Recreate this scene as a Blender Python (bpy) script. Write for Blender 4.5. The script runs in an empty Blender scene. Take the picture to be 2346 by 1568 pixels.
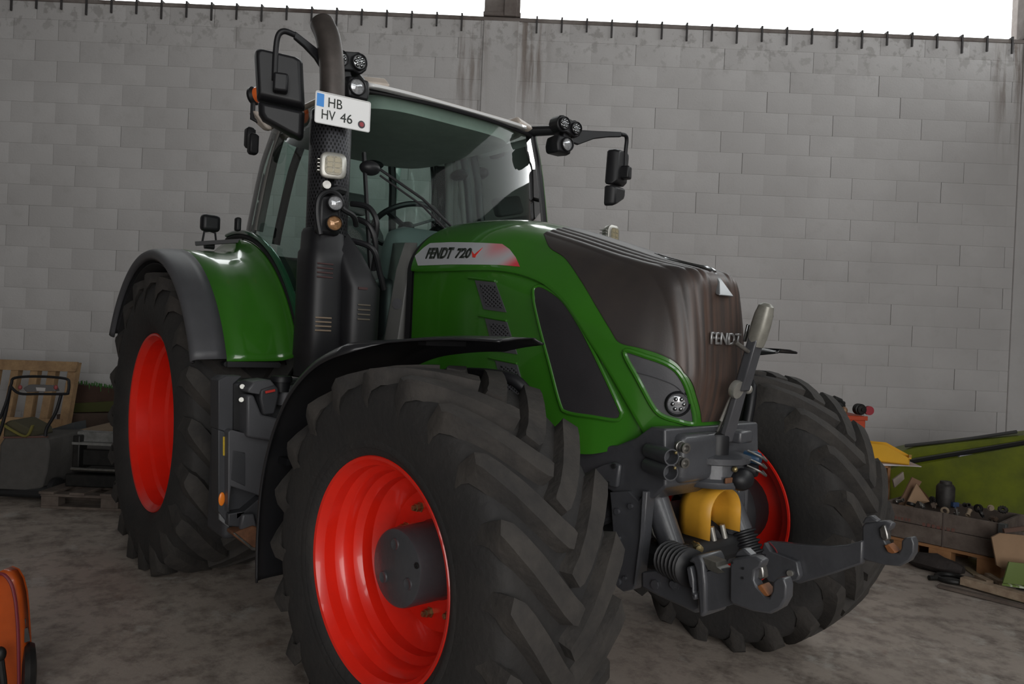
import bpy, bmesh, math, random
from mathutils import Vector as V, Matrix
from mathutils.bvhtree import BVHTree
from mathutils.geometry import delaunay_2d_cdt, tessellate_polygon
PI = math.pi
random.seed(7)
scn = bpy.context.scene
COL = scn.collection

# ---------------------------------------------------------------- camera
# world frame: origin on the floor under the tractor's front axle, +x = tractor forwards, +y = tractor's left
FPX, YAW, PIT, ROL = 1727.67, math.radians(140.1486), math.radians(-0.3118), math.radians(2.4726)
CAM = V((2.3006, -2.5862, 1.5327))
CF = V((math.cos(PIT) * math.cos(YAW), math.cos(PIT) * math.sin(YAW), math.sin(PIT)))
_r0 = V((math.sin(YAW), -math.cos(YAW), 0)); _u0 = _r0.cross(CF)
CR = math.cos(ROL) * _r0 + math.sin(ROL) * _u0
CU = math.cos(ROL) * _u0 - math.sin(ROL) * _r0
cd = bpy.data.cameras.new('camera'); co = bpy.data.objects.new('camera', cd); COL.objects.link(co)
cd.sensor_fit = 'HORIZONTAL'; cd.sensor_width = 36; cd.lens = FPX / 2346 * 36; cd.clip_start = .05; cd.clip_end = 200
co.matrix_world = Matrix(((CR.x, CU.x, -CF.x, CAM.x), (CR.y, CU.y, -CF.y, CAM.y), (CR.z, CU.z, -CF.z, CAM.z), (0, 0, 0, 1)))
scn.camera = co
def ray(px, py): return (CF * FPX + CR * (px - 1173) - CU * (py - 784)).normalized()
def at(px, py, **k):
    """point of the place seen at a pixel of the photograph, on the given real plane (x=, y=, z= or b= distance into the hall)"""
    d = ray(px, py); (a, v), = k.items()
    if a == 'b': s = v / (d.x * FH.x + d.y * FH.y)
    else:
        i = 'xyz'.index(a); s = (v - CAM[i]) / d[i]
    return CAM + d * s
# the hall's own axes: RH along the block wall, FH towards it
FH = V((math.cos(YAW), math.sin(YAW), 0)); RH = V((math.sin(YAW), -math.cos(YAW), 0)); ZU = V((0, 0, 1))
def hall(a, b, z=0): return V((CAM.x, CAM.y, 0)) + RH * a + FH * b + ZU * z

# ---------------------------------------------------------------- light: overcast sky through clerestory bands and a gate
w = bpy.data.worlds.new('sky'); scn.world = w; w.use_nodes = True
bg = w.node_tree.nodes['Background']; bg.inputs[0].default_value = (1, .985, .965, 1); bg.inputs[1].default_value = 4.3
scn.view_settings.view_transform = 'Standard'; scn.view_settings.look = 'None'
scn.view_settings.gamma = 1; scn.view_settings.use_curve_mapping = False
scn.view_settings.exposure = 0.0
HA0, HA1, HB0, HB1, HZ, WZ = -14.0, 6.4, -5.5, 8.5, 6.7, 5.12     # hall extents, roof height, wall height
FA0 = -2.0                                                            # the front clerestory starts here
GA0, GA1, GZ = -1.2, 5.4, 4.5                                        # gate in the wall behind the photographer
def portal(name, c, ex, ez, sx, sz, n):
    l = bpy.data.lights.new(name, 'AREA'); l.shape = 'RECTANGLE'; l.size = sx; l.size_y = sz; l.cycles.is_portal = True
    o = bpy.data.objects.new(name, l); COL.objects.link(o)
    z = -n; x = ex; y = z.cross(x)
    o.matrix_world = Matrix(((x.x, y.x, z.x, c.x), (x.y, y.y, z.y, c.y), (x.z, y.z, z.z, c.z), (0, 0, 0, 1)))
portal('sky_portal_back', hall((HA0 + HA1) / 2, HB1 + .2, (WZ + HZ) / 2), RH, ZU, HA1 - HA0, HZ - WZ, -FH)
portal('sky_portal_front', hall((FA0 + HA1) / 2, HB0 - .2, (WZ + HZ) / 2), RH, ZU, HA1 - FA0, HZ - WZ, FH)
portal('sky_portal_right', hall(HA1 + .2, (HB0 + HB1) / 2, (WZ + HZ) / 2), FH, ZU, HB1 - HB0, HZ - WZ, -RH)
portal('sky_portal_gate', hall((GA0 + GA1) / 2, HB0 - .2, GZ / 2), RH, ZU, GA1 - GA0, GZ, FH)

# ---------------------------------------------------------------- materials
MATS = {}
def mat(name, col, rough=.5, metal=0., var=0., vscale=8., bump=0., bscale=40., coat=0., col2=None, spec=.5, emit=0., alpha=None, vthr=(.35, .7)):
    if name in MATS: return MATS[name]
    m = bpy.data.materials.new(name); m.use_nodes = True; nt = m.node_tree; N = nt.nodes; L = nt.links
    b = N['Principled BSDF']
    c = tuple(col) + (1,)
    b.inputs['Base Color'].default_value = c; b.inputs['Roughness'].default_value = rough; b.inputs['Metallic'].default_value = metal
    b.inputs['Coat Weight'].default_value = coat; b.inputs['Coat Roughness'].default_value = .06; b.inputs['Specular IOR Level'].default_value = spec
    if emit: b.inputs['Emission Color'].default_value = c; b.inputs['Emission Strength'].default_value = emit
    tc = None
    if var or col2:
        tc = N.new('ShaderNodeTexCoord'); n = N.new('ShaderNodeTexNoise'); n.inputs['Scale'].default_value = vscale; n.inputs['Detail'].default_value = 6; n.inputs['Roughness'].default_value = .65
        L.new(tc.outputs['Object'], n.inputs['Vector'])
        r = N.new('ShaderNodeValToRGB'); r.color_ramp.elements[0].position = vthr[0]; r.color_ramp.elements[1].position = vthr[1]
        d = col2 if col2 else tuple(x * (1 - var) for x in col)
        r.color_ramp.elements[0].color = tuple(d) + (1,); r.color_ramp.elements[1].color = c
        L.new(n.outputs['Fac'], r.inputs['Fac']); L.new(r.outputs['Color'], b.inputs['Base Color'])
    if bump:
        tc = tc or N.new('ShaderNodeTexCoord'); n2 = N.new('ShaderNodeTexNoise'); n2.inputs['Scale'].default_value = bscale; n2.inputs['Detail'].default_value = 5
        L.new(tc.outputs['Object'], n2.inputs['Vector']); bp = N.new('ShaderNodeBump'); bp.inputs['Strength'].default_value = bump; bp.inputs['Distance'].default_value = .01
        L.new(n2.outputs['Fac'], bp.inputs['Height']); L.new(bp.outputs['Normal'], b.inputs['Normal'])
    MATS[name] = m; return m
def glass(name, tint, rough=.02, ior=1.45):
    if name in MATS: return MATS[name]
    m = bpy.data.materials.new(name); m.use_nodes = True; nt = m.node_tree; N = nt.nodes; L = nt.links
    N.remove(N['Principled BSDF']); o = N['Material Output']
    t = N.new('ShaderNodeBsdfTransparent'); t.inputs[0].default_value = tuple(tint) + (1,)
    g = N.new('ShaderNodeBsdfGlossy'); g.inputs['Roughness'].default_value = rough
    f = N.new('ShaderNodeFresnel'); f.inputs[0].default_value = ior
    x = N.new('ShaderNodeMixShader'); L.new(f.outputs[0], x.inputs[0]); L.new(t.outputs[0], x.inputs[1]); L.new(g.outputs[0], x.inputs[2]); L.new(x.outputs[0], o.inputs[0])
    MATS[name] = m; return m

GREEN = mat('green_paint', (.035, .165, .012), .28, var=.12, vscale=3, coat=.9)
RED = mat('red_rim_paint', (.85, .020, .008), .3, var=.12, vscale=5, coat=.5)
RUBBER = mat('tyre_rubber', (.030, .027, .025), .78, col2=(.019, .018, .018), vscale=4.5, vthr=(.38, .72), bump=.35, bscale=45)
LUGR = mat('dusty_tread_rubber', (.050, .044, .039), .85, col2=(.024, .022, .021), vscale=6, vthr=(.35, .65), bump=.4, bscale=45)
BLACKP = mat('black_plastic', (.012, .012, .014), .46, spec=.4, var=.2, vscale=12)
BLACKM = mat('black_matt', (.008, .008, .009), .7)
GREYC = mat('cast_iron_grey_paint', (.070, .072, .080), .38, var=.25, vscale=9, bump=.12, bscale=60, coat=.25)
GREYP = mat('anthracite_plastic', (.075, .075, .082), .48, var=.12, vscale=10, bump=.05, bscale=150)
GREYL = mat('light_grey_plastic', (.16, .165, .17), .45, var=.1)
DARKG = mat('dark_hood_mesh', (.050, .041, .037), .40, col2=(.036, .031, .031), vscale=4, bump=.05, bscale=220, spec=.5)
DARKW = mat('side_screen_mesh', (.030, .028, .031), .5, var=.15, bump=.15, bscale=300)
CREAM = mat('cream_roof_paint', (.55, .48, .42), .45, var=.08)
CHROME = mat('chrome', (.36, .37, .38), .14, metal=1)
STEEL = mat('worn_steel', (.38, .37, .35), .35, metal=.9, var=.4, vscale=30)
ALU = mat('cast_aluminium', (.55, .54, .50), .35, metal=.7, var=.25, vscale=20)
BRASS = mat('zinc_gold', (.45, .36, .18), .35, metal=.8, var=.5, vscale=60)
RUST = mat('rusty_steel', (.20, .085, .04), .75, var=.5, vscale=30)
EXPIPE = mat('scorched_exhaust_pipe', (.10, .085, .078), .5, metal=.5, var=.35, vscale=10)
LENS = mat('clear_lamp_lens', (.55, .56, .58), .08, metal=.35, spec=.8, var=.5, vscale=60)
LENSY = mat('amber_white_led_lens', (.42, .38, .27), .15, var=.5, vscale=80)
AMBER = mat('amber_lens', (.75, .18, .03), .15, coat=.5)
ORANGE = mat('beacon_orange', (.85, .16, .03), .2, coat=.6)
YELLOWP = mat('yellow_guard_plastic', (.72, .36, .035), .42, var=.18, vscale=7)
WHITE = mat('plate_white', (.9, .9, .9), .4)
INK = mat('black_ink', (.02, .025, .02), .5)
BLUE = mat('plate_blue', (.05, .28, .75), .4)
REDINK = mat('red_print', (.65, .04, .03), .45)
GLASS = glass('cab_glass', (.70, .83, .79), .02, 1.15)
SGLASS = glass('side_glass', (.72, .84, .80), .015, 1.48)
CABGREY = mat('cab_trim_grey', (.17, .165, .155), .6)
HEADL = mat('headliner_reflection_grey', (.55, .55, .52), .8, var=.15)  # lightened to stand in for the hall roof reflected in the windscreen
DASH = mat('dashboard_grey', (.16, .18, .18), .45)

# ---------------------------------------------------------------- mesh helpers
ORG = {}
def empty(name, loc=(0, 0, 0)):
    o = bpy.data.objects.new(name, None); COL.objects.link(o); o.location = loc; o.empty_display_size = .1; ORG[o] = V(loc); return o
def tag(o, label, cat=None, group=None, kind=None):
    if label: o['label'] = label
    if cat: o['category'] = cat
    if group: o['group'] = group
    if kind: o['kind'] = kind
    return o
def frame(axis, up=None):
    z = V(axis).normalized(); u = V(up) if up else (ZU if abs(z.z) < .9 else V((1, 0, 0)))
    x = u.cross(z).normalized(); return x, z.cross(x), z
class G:
    def __init__(s): s.v = []; s.f = []
    def add(s, vs, fs):
        n = len(s.v); s.v += [V(a) for a in vs]; s.f += [tuple(i + n for i in q) for q in fs]; return s
    def box(s, c, d, ex=None, ey=None):
        c = V(c); ex = V(ex).normalized() if ex else V((1, 0, 0)); ey = V(ey).normalized() if ey else (V((0, 1, 0)) if not ex or abs(ex.y) < .99 else V((-1, 0, 0)))
        ey = (ey - ex * ey.dot(ex)).normalized(); ez = ex.cross(ey)
        vs = [c + ex * (i * d[0] / 2) + ey * (j * d[1] / 2) + ez * (k * d[2] / 2) for k in (-1, 1) for j in (-1, 1) for i in (-1, 1)]
        return s.add(vs, [(0, 2, 3, 1), (4, 5, 7, 6), (0, 1, 5, 4), (2, 6, 7, 3), (0, 4, 6, 2), (1, 3, 7, 5)])
    def bar(s, p, q, w, h, up=None):
        p, q = V(p), V(q); x, y, z = frame(q - p, up); return s.box((p + q) / 2, ((q - p).length, w, h), z, x)
    def loft(s, rings, closed=True, cap=True):
        n = len(rings[0]); vs = [p for r in rings for p in r]; fs = []
        for i in range(len(rings) - 1):
            for j in range(n if closed else n - 1):
                k = (j + 1) % n; fs.append((i * n + j, i * n + k, (i + 1) * n + k, (i + 1) * n + j))
        if cap and closed: fs += [tuple(range(n))[::-1], tuple(range((len(rings) - 1) * n, len(rings) * n))]
        return s.add(vs, fs)
    def tube(s, pts, r, n=10, cap=True, flat=1., up=None):
        pts = [V(p) for p in pts]; m = len(pts); rs = r if isinstance(r, (list, tuple)) else [r] * m
        T = [(pts[min(i + 1, m - 1)] - pts[max(i - 1, 0)]).normalized() for i in range(m)]
        x, y, _ = frame(T[0], up); rings = []
        for i in range(m):
            x = (x - T[i] * x.dot(T[i])).normalized(); y = T[i].cross(x)
            rings.append([pts[i] + x * (rs[i] * math.cos(2 * PI * k / n)) + y * (rs[i] * flat * math.sin(2 * PI * k / n)) for k in range(n)])
        return s.loft(rings, True, cap)
    def lathe(s, prof, o, axis, n=40, a0=0, a1=2 * PI):
        o = V(o); x, y, z = frame(axis); full = abs(a1 - a0 - 2 * PI) < 1e-6; m = n if full else n + 1
        rings = [[o + z * h + (x * math.cos(a0 + (a1 - a0) * k / n) + y * math.sin(a0 + (a1 - a0) * k / n)) * max(r, 1e-4) for k in range(m)] for r, h in prof]
        return s.loft(rings, full, False)
    def cyl(s, p, q, r, n=20, r2=None):
        p, q = V(p), V(q); return s.lathe([(0, 0), (r, 0), (r if r2 is None else r2, (q - p).length), (0, (q - p).length)], p, q - p, n)
    def prism(s, poly, off):
        """planar 3d polygon swept by a vector"""
        poly = [V(p) for p in poly]; off = V(off); n = len(poly); vs = poly + [p + off for p in poly]
        tri = tessellate_polygon([poly]); fs = [tuple(t) for t in tri] + [tuple(i + n for i in t)[::-1] for t in tri]
        fs += [(i, (i + 1) % n, (i + 1) % n + n, i + n) for i in range(n)]; return s.add(vs, fs)
    def ell(s, c, r, n=16, m=10, ax=None):
        c = V(c); x, y, z = ax if ax else (V((1, 0, 0)), V((0, 1, 0)), ZU); r = r if isinstance(r, (list, tuple)) else (r, r, r)
        return s.loft([[c + x * (r[0] * math.sin(PI * i / m + 1e-4) * math.cos(2 * PI * k / n)) + y * (r[1] * math.sin(PI * i / m + 1e-4) * math.sin(2 * PI * k / n)) + z * (r[2] * math.cos(PI * i / m)) for k in range(n)] for i in range(m + 1)], True, False)
    def grid(s, rows): return s.loft(rows, False, False)
    def merge(s, g): return s.add(g.v, g.f)
    def mirror(s):
        g = G(); g.v = [V((a.x, -a.y, a.z)) for a in s.v]; g.f = [q[::-1] for q in s.f]; return g
    def build(s, name, m, parent=None, bevel=0., solid=0., sharp=40, label=None, seg=2, recalc=True, subd=0):
        o_ = ORG.get(parent, V()); me = bpy.data.meshes.new(name); me.from_pydata([tuple(a - o_) for a in s.v], [], s.f)
        if recalc:
            bm = bmesh.new(); bm.from_mesh(me); bmesh.ops.remove_doubles(bm, verts=bm.verts, dist=1e-5); bmesh.ops.recalc_face_normals(bm, faces=bm.faces); bm.to_mesh(me); bm.free()
        me.materials.append(m); me.shade_smooth(); me.set_sharp_from_angle(angle=math.radians(sharp))
        o = bpy.data.objects.new(name, me); COL.objects.link(o)
        if parent: o.parent = parent; ORG[o] = o_
        if solid: md = o.modifiers.new('thick', 'SOLIDIFY'); md.thickness = solid; md.offset = -1
        if bevel: md = o.modifiers.new('bevel', 'BEVEL'); md.width = bevel; md.segments = seg; md.limit_method = 'ANGLE'; md.angle_limit = math.radians(38); md.harden_normals = False
        if subd: md = o.modifiers.new('sub', 'SUBSURF'); md.levels = subd; md.render_levels = subd
        if label: o['label'] = label
        return o
def lerp(a, b, t): return a + (b - a) * t
def interp(xs, ys, x):
    if x <= xs[0]: return ys[0]
    for i in range(1, len(xs)):
        if x <= xs[i]: return lerp(ys[i - 1], ys[i], (x - xs[i - 1]) / (xs[i] - xs[i - 1]))
    return ys[-1]
def spline(pts, n=6, closed=False):
    """Catmull-Rom through points (tuples or Vectors of any size)"""
    P = [V(p) for p in pts]; m = len(P); out = []
    for i in range(m if closed else m - 1):
        g = (lambda k: P[k % m]) if closed else (lambda k: P[min(max(k, 0), m - 1)])
        a, b, c, d = g(i - 1), g(i), g(i + 1), g(i + 2)
        for j in range(n):
            t = j / n; out.append(.5 * (2 * b + (c - a) * t + (2 * a - 5 * b + 4 * c - d) * t * t + (3 * b - a - 3 * c + d) * t ** 3))
    if not closed: out.append(P[-1].copy())
    return out
def smoothx(xs, ys):
    """monotone-ish smooth interpolation table"""
    sp = spline([(a, b) for a, b in zip(xs, ys)], 8); X = [q[0] for q in sp]; Y = [q[1] for q in sp]
    return lambda x: interp(X, Y, x)
def text(name, body, m, parent, o, ex, ey, h, depth=.002, width=None, shear=0., align='LEFT', bold=0.):
    cu = bpy.data.curves.new(name, 'FONT'); cu.body = body; cu.size = 1; cu.extrude = 0; cu.align_x = align; cu.shear = shear; cu.offset = bold
    t = bpy.data.objects.new('tmp_text', cu); COL.objects.link(t); dg = bpy.context.evaluated_depsgraph_get(); dg.update()
    me = bpy.data.meshes.new_from_object(t.evaluated_get(dg)); bpy.data.objects.remove(t)
    xs = [q.co.x for q in me.vertices]; ys = [q.co.y for q in me.vertices]
    x0, x1, y0, y1 = min(xs), max(xs), min(ys), max(ys); sy = h / (y1 - y0); sx = width / (x1 - x0) if width else sy
    ex = V(ex).normalized(); ey = V(ey).normalized(); ez = ex.cross(ey); o = V(o); off = ORG.get(parent, V())
    bm = bmesh.new(); bm.from_mesh(me)
    r = bmesh.ops.extrude_face_region(bm, geom=bm.faces[:]); 
    for q in r['geom']:
        if isinstance(q, bmesh.types.BMVert): q.co.z += 1
    for q in bm.verts: q.co = o + ex * ((q.co.x - x0) * sx) + ey * ((q.co.y - y0) * sy) + ez * (depth * q.co.z) - off
    bmesh.ops.recalc_face_normals(bm, faces=bm.faces); bm.to_mesh(me); bm.free(); me.materials.clear(); me.materials.append(m); me.name = name
    ob = bpy.data.objects.new(name, me); COL.objects.link(ob); ob.parent = parent; ORG[ob] = off; return ob

# ---------------------------------------------------------------- the hall
def wall_mat():
    m = bpy.data.materials.new('whitewashed_blocks'); m.use_nodes = True; nt = m.node_tree; N = nt.nodes; L = nt.links; b = N['Principled BSDF']
    b.inputs['Roughness'].default_value = .85; b.inputs['Specular IOR Level'].default_value = .2
    g = N.new('ShaderNodeNewGeometry')
    def noise(scale, detail=6, mapscale=None):
        n = N.new('ShaderNodeTexNoise'); n.inputs['Scale'].default_value = scale; n.inputs['Detail'].default_value = detail; n.inputs['Roughness'].default_value = .6
        if mapscale:
            mp = N.new('ShaderNodeMapping'); mp.inputs['Scale'].default_value = mapscale; L.new(g.outputs['Position'], mp.inputs['Vector']); L.new(mp.outputs[0], n.inputs['Vector'])
        else: L.new(g.outputs['Position'], n.inputs['Vector'])
        return n.outputs['Fac']
    def math_(op, a, c, clamp=False):
        q = N.new('ShaderNodeMath'); q.operation = op; q.use_clamp = clamp
        for i, v in enumerate((a, c)):
            if isinstance(v, (int, float)): q.inputs[i].default_value = v
            else: L.new(v, q.inputs[i])
        return q.outputs[0]
    def ramp(fac, p0, p1):
        r = N.new('ShaderNodeMapRange'); r.interpolation_type = 'SMOOTHSTEP'; L.new(fac, r.inputs[0]); r.inputs[1].default_value = p0; r.inputs[2].default_value = p1; return r.outputs[0]
    def mix(fac, c0, c1):
        q = N.new('ShaderNodeMix'); q.data_type = 'RGBA'; L.new(fac, q.inputs[0])
        for i, v in ((6, c0), (7, c1)):
            if isinstance(v, tuple): q.inputs[i].default_value = v + (1,)
            else: L.new(v, q.inputs[i])
        return q.outputs[2]
    d = N.new('ShaderNodeVectorMath'); d.operation = 'DOT_PRODUCT'; L.new(g.outputs['Position'], d.inputs[0]); d.inputs[1].default_value = RH
    a = math_('SUBTRACT', d.outputs['Value'], CAM.x * RH.x + CAM.y * RH.y)          # metres along the wall
    sp = N.new('ShaderNodeSeparateXYZ'); L.new(g.outputs['Position'], sp.inputs[0]); z = sp.outputs['Z']
    c = mix(ramp(noise(.9), .35, .7), (.48, .465, .46), (.54, .525, .52))
    c = mix(math_('MULTIPLY', ramp(noise(5), .55, .78), .35), c, (.40, .385, .37))
    # soot and cobweb band under the wall top
    top = ramp(z, 4.35, 5.1); c = mix(math_('MULTIPLY', math_('MULTIPLY', top, ramp(noise(9, 12), .52, .62)), .45), c, (.20, .185, .17))
    # brown leak streaks beside the columns
    for a0 in (-.27, 5.80):
        for off in (-.33, .35):
            dist = math_('ABSOLUTE', math_('SUBTRACT', a, a0 + off), 0)
            near = ramp(dist, .26, .05)
            st = ramp(noise(3, 8, (4, 4, .35)), .42, .62)
            k = math_('MULTIPLY', math_('MULTIPLY', near, st), ramp(z, 3.5, 4.9)); c = mix(math_('MULTIPLY', k, .8), c, (.17, .13, .105))
    L.new(c, b.inputs['Base Color'])
    bp = N.new('ShaderNodeBump'); bp.inputs['Strength'].default_value = .25; bp.inputs['Distance'].default_value = .01; L.new(noise(45, 4), bp.inputs['Height']); L.new(bp.outputs[0], b.inputs['Normal'])
    return m
WALL = wall_mat()
PLAIN = mat('plain_render', (.26, .25, .24), .9, var=.15, vscale=1.5)
ROOFM = mat('fibre_cement_roof', (.16, .16, .155), .9, var=.2, vscale=2)
COLM = mat('weathered_column', (.24, .215, .20), .85, col2=(.12, .095, .085), vscale=3, bump=.2, bscale=20)
JOINT = mat('joint_grey', (.45, .44, .43), .9, var=.2)
def floor_mat():
    m = bpy.data.materials.new('stained_concrete'); m.use_nodes = True; nt = m.node_tree; N = nt.nodes; L = nt.links; b = N['Principled BSDF']
    tc = N.new('ShaderNodeNewGeometry')
    def noise(s, d, lo, hi):
        n = N.new('ShaderNodeTexNoise'); n.inputs['Scale'].default_value = s; n.inputs['Detail'].default_value = d; n.inputs['Roughness'].default_value = .7; L.new(tc.outputs['Position'], n.inputs['Vector'])
        r = N.new('ShaderNodeMapRange'); r.inputs[1].default_value = lo; r.inputs[2].default_value = hi; L.new(n.outputs['Fac'], r.inputs[0]); return r.outputs[0]
    def mix(f, a, c, k=1):
        if k != 1: q = N.new('ShaderNodeMath'); q.operation = 'MULTIPLY'; L.new(f, q.inputs[0]); q.inputs[1].default_value = k; f = q.outputs[0]
        q = N.new('ShaderNodeMix'); q.data_type = 'RGBA'; L.new(f, q.inputs[0])
        for i, v in ((6, a), (7, c)):
            if isinstance(v, tuple): q.inputs[i].default_value = v + (1,)
            else: L.new(v, q.inputs[i])
        return q.outputs[2]
    c = mix(noise(1.3, 8, .3, .7), (.35, .295, .255), (.50, .435, .38))
    c = mix(noise(6, 10, .46, .66), c, (.13, .105, .09), .8)
    c = mix(noise(3.1, 12, .56, .64), c, (.52, .49, .45), .7)
    c = mix(noise(.8, 5, .54, .70), c, (.070, .056, .048), .8)
    c = mix(noise(2.2, 4, .64, .74), c, (.16, .07, .035), .5)
    L.new(c, b.inputs['Base Color'])
    b.inputs['Roughness'].default_value = .62; b.inputs['Specular IOR Level'].default_value = .35
    bp = N.new('ShaderNodeBump'); bp.inputs['Strength'].default_value = .35; bp.inputs['Distance'].default_value = .01; L.new(noise(22, 10, 0, 1), bp.inputs['Height']); L.new(bp.outputs[0], b.inputs['Normal'])
    return m
def structure(g, name, m, parent=None, **k):
    o = g.build(name, m, parent, **k)
    if not parent: o['kind'] = 'structure'
    return o
def slab(a0, a1, b0, b1, z0, z1, g=None):
    g = g or G(); return g.box(hall((a0 + a1) / 2, (b0 + b1) / 2, (z0 + z1) / 2), (a1 - a0, b1 - b0, z1 - z0), RH, FH)
structure(slab(HA0 - .3, HA1 + .3, HB0 - .3, HB1 + .3, -.2, 0), 'floor', floor_mat())
structure(slab(HA0 - .3, HA1 + .3, HB0 - .6, HB1 + .6, HZ, HZ + .15), 'ceiling', ROOFM)
wb = structure(slab(HA0, HA1, HB1 + .012, HB1 + .25, 0, WZ), 'wall_back', JOINT)
structure(slab(HA0 - .3, HA0, HB0 - .25, HB1 + .25, 0, HZ), 'wall_left', PLAIN)
structure(slab(HA1, HA1 + .3, HB0 - .25, HB1 + .25, 0, WZ), 'wall_right', PLAIN)
wf = slab(HA0, GA0, HB0 - .25, HB0, 0, WZ); slab(GA1, HA1, HB0 - .25, HB0, 0, WZ, wf); slab(GA0, GA1, HB0 - .25, HB0, GZ, WZ, wf); slab(HA0, FA0, HB0 - .25, HB0, WZ, HZ, wf)
structure(wf, 'wall_front', PLAIN)
# blocks of the back wall
CH = WZ / 22; BL = .5
def inframe(p, mrg=0):
    d = p - CAM; zz = d.dot(CF)
    if zz < .1: return None
    x, y = 1173 + FPX * d.dot(CR) / zz, 784 - FPX * d.dot(CU) / zz
    return (x, y) if -mrg < x < 2346 + mrg and -mrg < y < 1568 + mrg else None
def block_rings(c):
    def rr(dx, dz, b): return [c + RH * (i * (BL / 2 - dx)) + ZU * (k * (CH / 2 - dx)) + FH * b for i, k in ((-1, -1), (1, -1), (1, 1), (-1, 1))]
    return [rr(.0007, .0007, .03), rr(.0007, .0007, .0008), rr(.0035, .0035, 0)]
spots = []; rest = G()
for r in range(22):
    zc = (r + .5) * CH; n = int((HA1 - HA0) / BL)
    for i in range(n + 1):
        a = HA0 + BL * i + (BL / 2 if r % 2 else 0) + random.uniform(-.004, .004)
        c = hall(a, HB1 + random.uniform(-.0002, .0003), zc); q = inframe(c, 20)
        hid = q is None or (700 < q[0] < 1150 and q[1] > 330) or (1150 < q[0] < 1700 and q[1] > 640) or (330 < q[0] < 700 and q[1] > 640) or q[1] > 1040
        spots.append((0 if not hid else 1, (c - CAM).length, c))
spots.sort(key=lambda t: t[:2])
g0 = G(); g0.loft(block_rings(V((0, 0, 0))), True, False); g0.add(block_rings(V())[2], [(0, 1, 2, 3)])
proto = g0.build('block', WALL, wb, recalc=True); proto.location = spots[0][2]
for _, _, c in spots[1:300]:
    o = bpy.data.objects.new('block', proto.data); COL.objects.link(o); o.parent = wb; o.location = c
for _, _, c in spots[300:]:
    rg = block_rings(c); rest.loft(rg, True, False); rest.add(rg[2], [(0, 1, 2, 3)])
tag(rest.build('block_infill', WALL, wb), None, kind='stuff')
# wall cap, pilasters, clerestory with columns, hooks hanging over the wall top
slab(HA0, HA1, HB1 - .012, HB1 + .24, WZ - .035, WZ + .012).build('wall_cap', COLM, wb, bevel=.01)
for a0 in (-6.27, -.27, 5.80):
    slab(a0 - .2, a0 + .2, HB1 - .025, HB1 + .02, 0, WZ - .035).build('pilaster', WALL, wb, bevel=.008)
    gc = slab(a0 - .2, a0 + .2, HB1 - .02, HB1 + .23, WZ + .012, HZ); slab(a0 + .02, a0 + .17, HB1 - .05, HB1 - .02, WZ + .012, HZ, gc)
    slab(a0 - .21, a0 + .21, HB1 - .04, HB1 + .24, WZ + .012, WZ + .06, gc)
    gc.build('column', COLM, wb, bevel=.01)
HOOK = mat('dark_hook_steel', (.06, .055, .055), .7, var=.4)
hk = G(); rr = random.Random(3)
for i in range(52):
    a = -6.9 + .281 * i
    if abs(a + .27) < .25: continue
    h = .15 + rr.uniform(-.03, .03); g = slab(a - .009, a + .009, HB1 - .03, HB1 - .012, WZ - h, WZ + .03); slab(a - .009, a + .009, HB1 - .03, HB1 + .2, WZ + .014, WZ + .03, g)
    g.build('hook', HOOK, wb)
PANE = glass('clerestory_glazing', (.93, .95, .96), .1, 1.2)
for n, aa in ((3, HA1 + .15),):
    structure(slab(aa - .004, aa + .004, HB0, HB1, WZ, HZ), 'window_%d' % n, PANE)
for n, bb in ((1, HB1 + .12), (2, HB0 - .12)):
    structure(slab(HA0 if n == 1 else FA0, HA1, bb - .004, bb + .004, WZ, HZ), 'window_%d' % n, PANE)

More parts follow.
